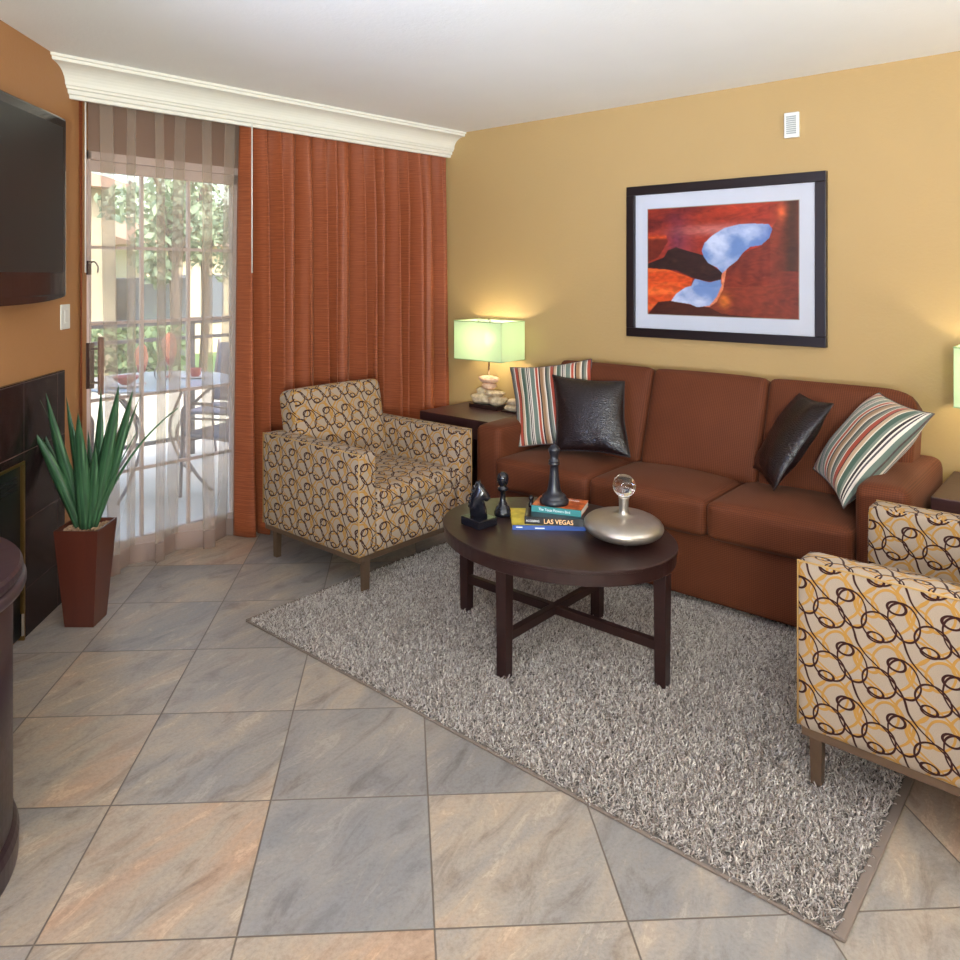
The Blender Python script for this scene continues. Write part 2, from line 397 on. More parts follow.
def copy_tree(o, parent=None):
    c = o.copy(); COL.objects.link(c)
    if parent: c.parent = parent
    for ch in [q for q in o.children]: copy_tree(ch, c)
    return c

# ------------------------------------------------------------------ camera
CAM = Vector((3.95, -4.08, 1.5)); YAW = R(42.27)
cd = bpy.data.cameras.new('camera'); cam = bpy.data.objects.new('camera', cd); COL.objects.link(cam)
cam.location = CAM; cam.rotation_euler = (R(90), 0, YAW)
cd.sensor_width = 36; cd.lens = 761.37/960*36; cd.shift_x = (480-438.99)/960; cd.shift_y = (274.74-480)/960; cd.clip_end = 200
SC.camera = cam
FW = Vector((-math.sin(YAW), math.cos(YAW), 0)); RT = Vector((math.cos(YAW), math.sin(YAW), 0))
def at(u, v, t):   # survey helper: a measured direction and depth gives a place in the room
    return CAM + FW*t + RT*((u-438.99)/761.37*t) + Vector((0, 0, -(v-274.74)/761.37*t))

# ------------------------------------------------------------------ room shell
CZ = 2.5
bm = bmesh.new(); addbox(bm, -.12, 7.2, -7.2, .15, -.1, 0); struct(mk('floor', bm, M['tile']), 'slate look floor tiles laid diagonally')
bm = bmesh.new(); addbox(bm, -.3, 7.2, -7.2, .15, CZ, CZ+.15); struct(mk('ceiling', bm, M['ceil']), 'pale textured ceiling')
bm = bmesh.new(); addbox(bm, -.1, 7.2, 0, .15, 0, CZ); struct(mk('wall_right', bm, M['wall']), 'ochre wall behind the sofa')
WX = .08; D0, D1, DZ = -2.46, -.62, 2.12
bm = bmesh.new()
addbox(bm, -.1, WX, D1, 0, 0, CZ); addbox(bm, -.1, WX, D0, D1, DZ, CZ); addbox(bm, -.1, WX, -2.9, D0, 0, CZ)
struct(mk('wall_back', bm, wallmat('dark_brown_back_wall', sr(112, 68, 44))), 'wall with the glass door behind the curtains')  # dark brown tone above the door, put into the whole wall's colour
# diagonal fireplace wall: from the corner (.08,-2.439) along (1,-1)
def prism(name, pts, z0, z1, mat, parent=None, bev=0):
    bm = bmesh.new(); vs = [bm.verts.new((p[0], p[1], z0)) for p in pts]; f = bm.faces.new(vs)
    r = bmesh.ops.extrude_face_region(bm, geom=[f]); bmesh.ops.translate(bm, vec=(0, 0, z1-z0), verts=[g for g in r['geom'] if isinstance(g, bmesh.types.BMVert)])
    if bev: bmesh.ops.bevel(bm, geom=bm.edges[:], offset=bev, segments=2, affect='EDGES')
    return mk(name, bm, mat, parent)
def LW(s, off=0):   # point on the diagonal wall: s along it, off into the room
    return (.08 + s/S2 + off/S2, -2.439 - s/S2 + off/S2)
pts = [LW(-.02), LW(3.2), LW(3.2, -.3), LW(-.15, -.3)]
struct(prism('wall_left', pts, 0, CZ, M['wallL']), 'terracotta diagonal wall with television and fireplace')
e = LW(3.2)
bm = bmesh.new(); addbox(bm, e[0]-.15, e[0], -7.2, e[1]+.05, 0, CZ); struct(mk('wall_side', bm, M['wall']))
bm = bmesh.new(); addbox(bm, e[0], 7.2, -7.2, -7.05, 0, CZ); struct(mk('wall_front', bm, M['wall']))
bm = bmesh.new(); addbox(bm, 7.05, 7.2, -7.05, 0, 0, CZ); struct(mk('wall_east', bm, M['wall']))
# crown cornice hiding the curtain tracks
prof = [(.335, 2.335), (.355, 2.335), (.357, 2.352), (.368, 2.356), (.370, 2.374), (.380, 2.378), (.382, 2.388)]
for i in range(9):
    t = i/8; prof.append((.388+.09*(1-math.cos(t*PI/2)), 2.392+.078*math.sin(t*PI/2)))
prof += [(.488, 2.472), (.490, 2.486), (.500, 2.488), (.500, CZ), (.30, CZ), (.30, 2.40), (.335, 2.40)]
bm = bmesh.new(); A = [bm.verts.new((p[0]-3.05*.048, -3.05, p[1])) for p in prof]; B = [bm.verts.new((p[0], 0, p[1])) for p in prof]
for i in range(len(prof)): j = (i+1) % len(prof); bm.faces.new((A[i], A[j], B[j], B[i]))
bm.faces.new(A[::-1]); bm.faces.new(B)
struct(mk('trim_1', bm, M['trim']), 'white crown moulding above the curtains')

# ------------------------------------------------------------------ glass door
door = struct(empty('door_1', (0, 0, 0)), 'white framed glass patio door with muntins'); del_ = None
bm = bmesh.new()
addbox(bm, .0, WX+.012, D0, D0+.03, 0, DZ); addbox(bm, .0, WX+.012, D1-.03, D1, 0, DZ); addbox(bm, 0, WX+.012, D0, D1, DZ-.04, DZ, 0); addbox(bm, -.02, WX, D0, D1, 0, .02)
struct(mk('door_frame', bm, M['jamb'], door))
def leaf(y0, y1, x, frame_l=.07):
    bm = bmesh.new(); z0, z1 = .02, 2.08
    addbox(bm, x-.02, x+.02, y0, y0+.04, z0, z1, .003); addbox(bm, x-.02, x+.02, y1-.05, y1, z0, z1, .003)
    addbox(bm, x-.02, x+.02, y0, y1, z1-.055, z1, .003); addbox(bm, x-.02, x+.02, y0, y1, z0, z0+.09, .003)
    struct(mk('door_leaf', bm, M['jamb'], door))
    bm = bmesh.new(); addbox(bm, x-.004, x+.004, y0+.04, y1-.05, z0+.09, z1-.055); struct(mk('glass_pane', bm, M['pane'], door))
    bm = bmesh.new(); ya, yb = y0+.04, y1-.05
    for k in (1, 2): q = ya+(yb-ya)*k/3; addbox(bm, x-.011, x+.011, q-.008, q+.008, z0+.09, z1-.055)
    for z in (.47, .86, 1.25, 1.64): addbox(bm, x-.0105, x+.0105, ya, yb, z-.008, z+.008)
    struct(mk('muntin', bm, M['jamb'], door))
leaf(-2.455, -1.55, .045); leaf(-1.57, -.65, -.002)
box('door_handle', .093, .102, -2.457, -2.416, .93, 1.16, M['handle'], door); o = box('handle_grip', .125, .150, -2.412, -2.388, .90, 1.19, M['handlew'], door, .004)
bm = bmesh.new(); tube(bm, [(.10, -2.43, .96), (.135, -2.40, .96)], .006); tube(bm, [(.10, -2.43, 1.13), (.135, -2.40, 1.13)], .006); mk('handle_post', bm, M['handle'], door)
bm = bmesh.new(); addbox(bm, .093, .101, -2.455, -2.43, 1.50, 1.57, .002); tube(bm, spline([(.10, -2.442, 1.555), (.13, -2.43, 1.565), (.14, -2.415, 1.54), (.135, -2.415, 1.51)]), .004)
mk('door_latch', bm, M['handle'], door)

# ------------------------------------------------------------------ curtains
def curtain(name, y0, y1, x0, z0, z1, N, amp, mat, seed, parent=None, rows=36, per=14, flare=.25, yj=.35, gather=0, slope=0, phr=.9):
    rr = random.Random(seed); n = N*per; ph = [rr.uniform(-phr, phr) for _ in range(N+2)]; am = [rr.uniform(.45, 1.3) for _ in range(N+2)]
    vs = []; fs = []; uvs = []
    for j in range(rows+1):
        w = j/rows; z = z1+(z0-z1)*w
        for i in range(n+1):
            t = i/n*N; k = int(t); fr = t-k; q = fr*fr*(3-2*fr)
            P = ph[k]*(1-q)+ph[k+1]*q; A_ = am[k]*(1-q)+am[k+1]*q
            g = 2*PI*t+P*(.6+.4*w)
            s = math.sin(g); s3 = s*(1.25-.25*s*s)
            drift = .018*math.sin(2.1*w+P*3+k)*w
            A2 = amp*A_*((.55+.45*min(1, w*5))+flare*w)
            x = x0+slope*i/n+A2*s3+.3*A2*math.sin(2.3*g+1.7*w)*.4
            y = y0+(y1-y0)*i/n + yj*(.4+.6*A_)*(y1-y0)/N*math.sin(2*g)*.32 + drift + gather*w*(i/n-.5)
            vs.append((x, y, z)); uvs.append((i/n*(y1-y0)*2.2, z))
    for j in range(rows):
        for i in range(n):
            a = j*(n+1)+i; fs.append((a, a+1, a+n+2, a+n+1))
    o = mkd(name, vs, fs, mat, parent, True, uvs); return o
d = curtain('curtain', -1.615, -.012, .195, .004, 2.40, 16, .052, M['drape'], 3, rows=40, slope=.110, phr=2.1, per=20, yj=.22)
d.modifiers.new('thickness', 'SOLIDIFY').thickness = .003
tag(d, 'pleated copper brown drape hanging from the crown moulding to the floor', 'curtain')
d2 = curtain('curtain', -2.517, -2.499, .158, .004, 2.40, 2, .012, M['drape'], 5, rows=10, yj=.1)
tag(d2, 'narrow sliver of brown drape beside the left end of the glass door', 'curtain')
sh = empty('sheer_curtain', (0, 0, 0), 0, 'translucent sheer voile curtain hanging across the glass patio door', 'curtain')
curtain('voile', -2.46, -1.585, .15, .10, 2.40, 3, .026, M['sheer'], 11, sh, flare=1.9, yj=.75, per=44, phr=1.0)
curtain('hem', -2.46, -1.585, .15, .004, .10, 3, .026, M['hem'], 11, sh, rows=6, yj=.75, per=44, phr=1.0)
def fixhem():
    a = [o for o in sh.children if o.name.startswith('hem')][0]; v = [o for o in sh.children if o.name.startswith('voile')][0]
    nv = len(v.data.vertices); n = 3*44+1; last = [v.data.vertices[nv-n+i].co.copy() for i in range(n)]
    for idx, vt in enumerate(a.data.vertices):
        i = idx % n; row = idx//n; z = vt.co.z; vt.co.x = last[i].x; vt.co.y = last[i].y; vt.co.z = z
fixhem()
def wand(y, label, wx):
    bm = bmesh.new(); tube(bm, [(wx, y, 1.51), (wx, y, 2.42)], .004, 8); o = mk('curtain_wand', bm, M['whitep'], None, True); tag(o, label, 'curtain rod')
wand(-1.612, 'thin white curtain wand hanging in front of the copper drape', .282); wand(-2.504, 'thin white curtain wand at the far left end of the sheer', .205)

# ------------------------------------------------------------------ wall things
def ldiag(name, s0, s1, z0, z1, off0, off1, mat, parent=None, bev=.003):
    """box on the diagonal wall; local frame of the wall"""
    m = Matrix.Translation((.08, -2.439, 0)) @ Matrix.Rotation(R(-45), 4, 'Z')
    bm = bmesh.new(); addbox(bm, s0, s1, off0, off1, z0, z1, bev, 2, m); return mk(name, bm, mat, parent)
fp = empty('fireplace', (*LW(1.08, .01), 0), 0, 'dark marble tiled corner fireplace below the television', 'fireplace')
def inpar(o, root):
    o.parent = root; o.matrix_parent_inverse = Matrix.Translation(-Vector(root.location)); return o
fs_, fe = .306, 1.94; so, eo = .687, 1.54; zo = .735
bm = bmesh.new(); m = Matrix.Translation((.08, -2.439, 0)) @ Matrix.Rotation(R(-45), 4, 'Z')
addbox(bm, fs_, so, .001, .02, .0, 1.061, .002, 1, m); addbox(bm, eo, fe, .001, .02, .0, 1.061, .002, 1, m); addbox(bm, so, eo, .001, .02, zo, 1.061, 0, 1, m)
inpar(mk('surround', bm, M['marble']), fp)
inpar(ldiag('firebox', so+.012, eo-.012, .012, zo-.012, .001, .012, M['firebox']), fp)
bm = bmesh.new(); addbox(bm, so, so+.012, .001, .026, 0, zo, .001, 1, m); addbox(bm, eo-.012, eo, .001, .026, 0, zo, .001, 1, m); addbox(bm, so, eo, .001, .026, zo-.012, zo, .001, 1, m)
inpar(mk('brass_trim', bm, M['brass']), fp)
bm = bmesh.new()
for k in range(5): addbox(bm, so+.05, eo-.05, .012, .02, zo-.06-.012*k, zo-.054-.012*k, 0, 1, m)
inpar(mk('vent_louvre', bm, M['black']), fp)
bm = bmesh.new(); tube(bm, [m @ Vector((so+.03, .028, .03)), m @ Vector((so+.03, .028, .12))], .008); inpar(mk('latch', bm, M['chrome']), fp)

tv = empty('television', (*LW(.85, .06), 1.78), 0, 'black flat screen television mounted on the terracotta diagonal wall', 'television')
OF = .10
def tvz(): pass
s1_, e1_, zb, zt = .472, 1.72, 1.405, 2.185
bm = bmesh.new(); addbox(bm, s1_, e1_, OF-.05, OF, zb, zt, .012, 3, m); inpar(mk('bezel', bm, M['tvb']), tv)
bm = bmesh.new(); addbox(bm, s1_+.045, e1_-.045, OF, OF+.003, zb+.105, zt-.045, 0, 1, m); inpar(mk('screen', bm, M['tvs']), tv)
bm = bmesh.new(); addbox(bm, s1_+.3, e1_-.3, .001, OF-.05, zb+.2, zt-.2, 0, 1, m); inpar(mk('wall_bracket', bm, M['black']), tv)
# curved lower lip of the bezel
bm = bmesh.new(); n = 24; vs = []
for i in range(n+1):
    s = s1_+.01+(e1_-s1_-.02)*i/n; dz = .022*(1-(2*i/n-1)**4)
    for (o_, z_) in ((OF-.045, zb+.01), (OF-.002, zb+.01), (OF-.004, zb-dz), (OF-.04, zb-dz)): vs.append(bm.verts.new(m @ Vector((s, o_, z_))))
for i in range(n):
    for k in range(4): a, b = i*4+k, i*4+(k+1) % 4; bm.faces.new((vs[a], vs[b], vs[b+4], vs[a+4]))
bm.faces.new(vs[:4]); bm.faces.new(vs[-4:][::-1]); inpar(mk('lower_lip', bm, M['tvb'], None), tv)
sw = empty('light_switch', (*LW(.265), 1.305), 0, 'white wall switch plate beneath the television corner', 'switch')
inpar(ldiag('switch_plate', .220, .315, 1.246, 1.362, .0005, .007, M['whitep']), sw)
inpar(ldiag('rocker', .250, .285, 1.275, 1.333, .007, .011, M['whitep'], None, .002), sw)
th = empty('thermostat', (2.675, 0, 2.26), 0, 'small white grilled wall sensor high above the framed picture', 'thermostat')
o = box('housing', -.036, .036, -.022, -.0005, -.064, .064, M['whitep'], th, .004)
bm = bmesh.new()
for k in range(9): addbox(bm, -.024, .024, -.0245, -.021, -.045+k*.0105, -.0385+k*.0105)
mk('grille', bm, M['greyp'], th)

# ------------------------------------------------------------------ framed picture
X0, X1, Z0, Z1 = 1.757, 2.841, 1.140, 2.013
pic = empty('framed_picture', ((X0+X1)/2, 0, Z0), 0, 'large dark framed red slot canyon print with white mat on the ochre wall', 'picture')
cxp = (X0+X1)/2; W2 = (X1-X0)/2; Hh = Z1-Z0; fw = .052
bm = bmesh.new()
for (a0, a1, c0, c1) in ((-W2, W2, Hh-fw, Hh), (-W2, W2, 0, fw), (-W2, -W2+fw, fw, Hh-fw), (W2-fw, W2, fw, Hh-fw)): addbox(bm, a0, a1, -.034, -.001, c0, c1, .003)
mk('frame', bm, M['frame'], pic)
mx0, mx1 = -W2+fw, W2-fw; aw = .068
box('mat_board', mx0, mx1, -.016, -.010, fw, Hh-fw, plain('white_mat_board', (.66, .66, .71), .7, var=.02), pic, 0)
ax0, ax1, az0, az1 = mx0+.078, mx1-.080, fw+.083, Hh-fw-.085
GX, GZ = 300, 210
def poly(pts): return np.array([((x-155)/602, (y-(235-40*(x-155)/602))/((660+20*(x-155)/602)-(235-40*(x-155)/602))) for x, y in pts])
uu, vv = np.meshgrid(np.linspace(0, 1, GX+1), np.linspace(0, 1, GZ+1))   # vv: 0 at top
def inside(P, uu=uu, vv=vv):
    r = np.zeros(uu.shape, bool); k = len(P)
    for i in range(k):
        x1, y1 = P[i]; x2, y2 = P[(i+1) % k]
        c = ((y1 > vv) != (y2 > vv)) & (uu < (x2-x1)*(vv-y1)/(y2-y1+1e-12)+x1); r ^= c
    return r
def pnoise(fx, fy, seed, octv=4):
    g = np.random.default_rng(seed); out = np.zeros(uu.shape); a = 1
    for _ in range(octv):
        G = g.random((int(fy)+3, int(fx)+3)); X_ = uu*fx; Y_ = vv*fy; i = X_.astype(int); j = Y_.astype(int); fx_ = X_-i; fy_ = Y_-j
        fx_ = fx_**2*(3-2*fx_); fy_ = fy_**2*(3-2*fy_)
        out += a*((G[j, i]*(1-fx_)+G[j, i+1]*fx_)*(1-fy_)+(G[j+1, i]*(1-fx_)+G[j+1, i+1]*fx_)*fy_ - .5); a *= .5; fx *= 2; fy *= 2
    return out
def L3(*c): return np.array(sr(*c))
n1 = pnoise(3, 6, 1); n2 = pnoise(2, 14, 2); n3 = pnoise(5, 4, 5)
C = np.zeros(uu.shape+(3,)); C[:] = L3(140, 44, 26)
def blend(mask, col):
    global C; mask = np.clip(mask, 0, 1)[..., None]; C = C*(1-mask)+np.array(col)*mask
blend(np.clip(.5+n2*1.2, 0, 1), L3(178, 58, 34)); blend(np.clip(n1*2, 0, .8), L3(92, 26, 26))
blend(np.exp(-((uu-.22)**2/.006+(vv-.3)**2/.05))*.8, L3(104, 46, 72)); blend(np.exp(-((uu-.3)**2/.004+(vv-.35)**2/.03))*.5, L3(150, 60, 60))
blend(np.exp(-((uu-.5)**2/.06+(vv-.22)**2/.002))*.8, L3(196, 120, 110)); blend(np.exp(-((uu-.6)**2/.05+(vv-.04)**2/.004))*.5, L3(200, 64, 28))
right = inside(poly([(757,190),(700,240),(660,310),(620,380),(555,410),(470,495),(470,560),(420,632),(500,680),(757,690)]))
blend(right*1., L3(112, 42, 28)); blend(right*np.clip(.5+np.sin((uu*1.0+vv*.18)*70)*.25+n3, 0, 1)*.6, L3(150, 58, 34))
blend(np.exp(-((uu-.96)**2/.0035))*(vv < .6)*.9, L3(52, 36, 24))
rim = inside(poly([(470,490),(490,470),(475,560),(450,610),(420,632),(400,630),(450,590),(468,545)])); blend(rim*1., L3(222, 130, 90))
blend(np.exp(-((uu-.54)**2/.0012+(vv-.86)**2/.004)), L3(210, 110, 40)); blend(np.exp(-((uu-.90)**2/.0008+(vv-.09)**2/.004))*.8, L3(226, 100, 50))
lb = inside(poly([(155,475),(250,480),(350,515),(345,545),(300,560),(260,608),(200,612),(155,655)])); blend(lb*1., L3(206, 76, 30)); blend(lb*np.clip(n2*2.5, 0, .7), L3(230, 110, 50))
ll = inside(poly([(155,340),(235,345),(245,365),(200,430),(155,450)])); blend(ll*.8, L3(96, 34, 22)); blend(np.exp(-((vv-.27)**2/.0003))*(uu < .14)*.8, L3(210, 80, 34))
bd = inside(poly([(155,455),(225,430),(245,400),(280,388),(330,402),(395,420),(430,460),(472,490),(466,520),(420,529),(350,513),(280,482),(155,472)])); blend(bd*1., L3(54, 30, 26)); blend(bd*np.clip(n3*2, 0, .5), L3(96, 60, 44))
bt = inside(poly([(155,662),(200,612),(260,606),(340,622),(420,634),(470,660),(757,690),(155,670)])); blend(bt*1., L3(70, 28, 22))
s1p = inside(poly([(388,402),(400,370),(430,340),(480,308),(540,292),(600,290),(650,292),(663,312),(652,348),(622,378),(580,385),(552,410),(530,442),(500,465),(472,494),(450,470),(415,452),(398,428)]))
s2p = inside(poly([(360,516),(420,531),(466,520),(469,545),(450,590),(420,626),(370,633),(340,620),(258,608),(280,578),(320,552),(345,546)]))
skyc = pnoise(8, 8, 9, 5)
for mk_ in (s1p, s2p):
    blend(mk_*1., L3(112, 138, 184)); blend(mk_*np.clip(.35+skyc*1.3-(uu-.5)*1.2, 0, .9), L3(206, 210, 226)); blend(mk_*np.clip((uu-.7)*4, 0, .7), L3(84, 112, 176))
strata = np.sin((uu*.35+vv*1.0+n1*.35)*95)*.10+pnoise(30, 40, 21, 3)*.35; strata[s1p | s2p] *= .15
C = np.clip(C*(1+strata[..., None])*1.12, 0, 1)
xs = ax0+(ax1-ax0)*uu; zs = az1+(az0-az1)*vv
vsn = np.stack([xs, np.full_like(xs, -.0168), zs], -1).reshape(-1, 3)
ii, jj = np.meshgrid(np.arange(GX), np.arange(GZ)); a = (jj*(GX+1)+ii).ravel()
fsn = np.stack([a, a+GX+1, a+GX+2, a+1], 1)
me = bpy.data.meshes.new('print'); me.from_pydata(vsn.tolist(), [], fsn.tolist()); ca = me.color_attributes.new('Col', 'FLOAT_COLOR', 'POINT')
ca.data.foreach_set('color', np.concatenate([C.reshape(-1, 3), np.ones((C.shape[0]*C.shape[1], 1))], 1).ravel().astype(np.float32))
n = NT('canyon_print'); at_ = n.new('ShaderNodeAttribute', attribute_name='Col'); me.materials.append(n.set(at_.outputs['Color'], .35))
pr = bpy.data.objects.new('canyon_print', me); COL.objects.link(pr); pr.parent = pic
box('print_bevel', ax0-.004, ax1+.004, -.0165, -.0155, az0-.004, az1+.004, plain('mat_bevel', (.35, .30, .24), .6), pic, 0)
box('glazing', mx0, mx1, -.0235, -.0215, fw, Hh-fw, M['pane'], pic, 0)

# ------------------------------------------------------------------ sofa
sofa = empty('sofa', (2.285, -.42, 0), 0, 'long brown ribbed three seat sofa against the ochre wall', 'sofa')
def sp(f, name, *a, **k): o = f(name, *a, **k); o.parent = sofa; o.matrix_parent_inverse = Matrix.Translation(-Vector(sofa.location)); return o
def ss(name, x0, x1, y0, y1, z0, z1, r, mat, puff=(0, 0, 0), n=14, rot=None, wob=0, shape=None):
    return inpar(soft(name, x1-x0, y1-y0, z1-z0, r, mat, None, ((x0+x1)/2, (y0+y1)/2, (z0+z1)/2), puff, n, rot, wob, shape), sofa)
ss('base', 1.405, 3.16, -.775, -.06, .045, .345, .012, M['sofa'], (0, .008, 0))
ss('arm', 1.235, 1.412, -.80, -.05, .045, .665, .04, M['sofa'], (.004, .006, .012), 16)
ss('arm', 3.148, 3.335, -.80, -.05, .045, .690, .045, M['sofa'], (.004, .006, .014), 16)
ss('back_frame', 1.41, 3.15, -.13, -.025, .045, .86, .03, M['sofab'])
for x0, x1 in ((1.402, 1.982), (1.984, 2.568), (2.570, 3.150)):
    ss('seat_cushion', x0, x1, -.835, -.22, .342, .508, .032, M['sofa'], (0, .012, .026), 16, None, .002)
rt = Matrix.Rotation(R(-19), 3, 'X')
for i, (x0, x1) in enumerate(((1.44, 2.035), (2.037, 2.64), (2.642, 3.265))):
    def shp(p, q, i=i):
        if i == 2 and q.x > .6 and q.z > 0: p.z -= .035*((q.x-.6)/.4)**2
        return p
    ss('back_cushion', x0, x1, -.345, -.150, .465, .985, .034, M['sofab'], (0, .03, .008), 16, rt, .002, shp)
bm = bmesh.new()
for x in (1.30, 3.27):
    for y in (-.74, -.12): addbox(bm, x-.025, x+.025, y-.025, y+.025, 0.008, .05, .003)
for (x, y) in ((1.30, -.74), (3.27, -.74), (1.30, -.12), (3.27, -.12)):
    inpar(box('leg', x-.025, x+.025, y-.025, y+.025, .009, .05, M['black']), sofa)
bm.free()

# ------------------------------------------------------------------ pillows
def pillow(name, BL, BR, TL, TR, T, mat, label, cat='pillow', seam=None, group=None, wr=.0):
    BL, BR, TL, TR = map(Vector, (BL, BR, TL, TR)); root_c = (BL+BR+TL+TR)/4
    N = 28; vs = []; uvs = []; fs = []
    nrm = ((BR-BL).cross(TL-BL)).normalized(); W = (BR-BL).length; H = (TL-BL).length
    def P(s, t, side):
        a, b = (s+1)/2, (t+1)/2
        ins = .075
        a2 = .5+(a-.5)*(1-ins*(1-t**2)); b2 = .5+(b-.5)*(1-ins*(1-s**2))
        p = BL*(1-a2)*(1-b2)+BR*a2*(1-b2)+TL*(1-a2)*b2+TR*a2*b2
        h = T/2*(max(0, (1-abs(s)**2.6)*(1-abs(t)**2.6)))**.62
        p = p+nrm*side*(h+.002)
        if wr:
            e = max(abs(s), abs(t)); p += nrm*side*wr*math.sin(s*9+t*4)*e**3*(1-e**6)
            p += Vector(noise.noise_vector(p*9))*wr*.8
        return p
    for side in (1, -1):
        base = len(vs)
        for j in range(N+1):
            for i in range(N+1):
                s = -math.cos(PI*i/N)*.35+(2*i/N-1)*.65; t = -math.cos(PI*j/N)*.35+(2*j/N-1)*.65
                vs.append(P(s, t, side)-root_c); uvs.append(((s+1)/2*W, (t+1)/2*H))
        for j in range(N):
            for i in range(N):
                a = base+j*(N+1)+i; f = (a, a+1, a+N+2, a+N+1); fs.append(f if side > 0 else f[::-1])
    o0 = N+1; q0 = (N+1)**2
    per = [i for i in range(N+1)]+[(j)*(N+1)+N for j in range(1, N+1)]+[N*(N+1)+i for i in range(N-1, -1, -1)]+[j*(N+1) for j in range(N-1, 0, -1)]
    for k in range(len(per)):
        a, b = per[k], per[(k+1) % len(per)]; fs.append((a, a+q0, b+q0, b))
    root = empty(name, root_c, 0, label, cat, group)
    o = mkd('cover', vs, fs, mat, root, True, uvs)
    bm = bmesh.new(); pp = [(vs[a]+vs[a+q0])/2 for a in per]; pp.append(pp[0])
    tube(bm, pp, .0035, 6); mk('piping', bm, seam or mat, o, True)
    return root
M['pip'] = plain('twisted_cord_piping', sr(86, 70, 66), .7, var=.7, scale=120)
pillow('throw_pillow', (1.405, -.63, .535), (1.83, -.44, .57), (1.205, -.43, .945), (1.655, -.25, 1.015), .13, M['stripe'], 'striped throw pillow at the left arm of the sofa, behind a dark pillow', 'pillow', M['pip'], 'striped pillows', .003)
pillow('throw_pillow', (1.665, -.635, .555), (2.045, -.525, .562), (1.555, -.50, .94), (1.945, -.40, .93), .13, M['croc'], 'glossy dark brown embossed pillow facing forward on the left sofa seat', 'pillow', M['croc'], 'dark glossy pillows', .004)
pillow('throw_pillow', (2.62, -.40, .585), (2.80, -.66, .565), (2.80, -.30, .945), (3.02, -.58, .955), .12, M['croc'], 'glossy dark brown pillow seen edge on beside the right striped pillow', 'pillow', M['croc'], 'dark glossy pillows', .007)
pillow('throw_pillow', (2.895, -.42, .630), (3.085, -.68, .550), (3.12, -.26, .975), (3.39, -.64, .968), .19, M['stripe'], 'striped throw pillow slumped over the right arm of the sofa', 'pillow', M['pip'], 'striped pillows', .006)

# ------------------------------------------------------------------ armchairs
def make_chair():
    t = empty('armchair', (.94, -1.3275, 0.005))
    Wd, Dp = .815, .76; ai = Wd/2-.112
    for s in (-1, 1):
        ce = s*(Wd/2-.056)
        def shp(p, q, s=s): return p
        ao = soft('arm', Dp, .112, .482, .014, M['ring'], t, (0, ce, .424), (.004, .003, .004), 14, None, .0012)
        bm = bmesh.new()   # piping round the outer face
        z0, z1, x0, x1 = .190, .662, -.377, .377
        for yy in (ce+s*.0535,):
            tube(bm, [(x0, yy, z0), (x0, yy, z1), (x1, yy, z1), (x1, yy, z0)], .0032, 6)
        mk('arm_piping', bm, M['piping'], ao, True)
    soft('base', Dp-.03, 2*ai-.002, .202, .012, M['ring'], t, (.012, 0, .284), (0, 0, 0), 10)
    soft('seat_cushion', .56, 2*ai-.006, .105, .03, M['ring'], t, (.10, 0, .424), (.012, 0, .014), 14, None, .001)
    rb = Matrix.Rotation(R(-11), 3, 'Y')
    soft('backrest', .15, 2*ai+.045, .50, .04, M['ring'], t, (-.265, 0, .635), (.02, 0, .006), 14, rb, .001)
    soft('back_panel', .05, 2*ai+.01, .42, .02, M['ring'], t, (-.352, 0, .41), (0, 0, 0), 8)
    bm = bmesh.new()
    for (x0, x1, y0, y1) in ((-.37, .37, -.397, -.372), (-.37, .37, .372, .397), (.345, .37, -.372, .372), (-.37, -.345, -.372, .372)): addbox(bm, x0, x1, y0, y1, .158, .185, .002)
    mk('frame', bm, M['bronze'], t)
    for sx in (-1, 1):
        for sy in (-1, 1):
            bm = bmesh.new(); addbox(bm, -.018, .018, -.018, .018, 0, .16, .002)
            for v in bm.verts:
                if v.co.z < .05: v.co.x *= .8; v.co.y *= .8
            bmesh.ops.translate(bm, vec=(sx*.345, sy*.338, 0), verts=bm.verts[:]); mk('leg', bm, M['bronze'], t)
    return t
ch = make_chair(); tag(ch, 'ring patterned armchair in front of the copper drape, left of the coffee table', 'armchair', 'ring patterned armchairs')
c2 = copy_tree(ch); c2.location = (3.627, -1.362, .014); c2.rotation_euler = (0, 0, PI-R(1.8))
tag(c2, 'ring patterned armchair at the right edge, its side turned to us on the rug', 'armchair')

# ------------------------------------------------------------------ end tables
def end_table(cx, cy, label):
    t = empty('end_table', (cx, cy, 0), 0, label, 'side table', 'dark wood end tables')
    w, d, h = .625, .53, .625
    box('tabletop', -w/2, w/2, -d/2, d/2, h-.055, h, M['esp2'], t, .003)
    box('apron', -w/2+.012, w/2-.012, -d/2+.012, d/2-.012, h-.12, h-.055, M['esp2'], t)
    for sx in (-1, 1):
        for sy in (-1, 1): box('leg', sx*(w/2-.035)-.025, sx*(w/2-.035)+.025, sy*(d/2-.035)-.025, sy*(d/2-.035)+.025, .001, h-.12, M['esp2'], t)
    box('shelf', -w/2+.03, w/2-.03, -d/2+.03, d/2-.03, .15, .175, M['esp2'], t)
end_table(.565+.3125, -.275, 'dark wood end table behind the left armchair, under the stone lamp')
end_table(3.365+.3125, -.29, 'dark wood end table past the right arm of the sofa')

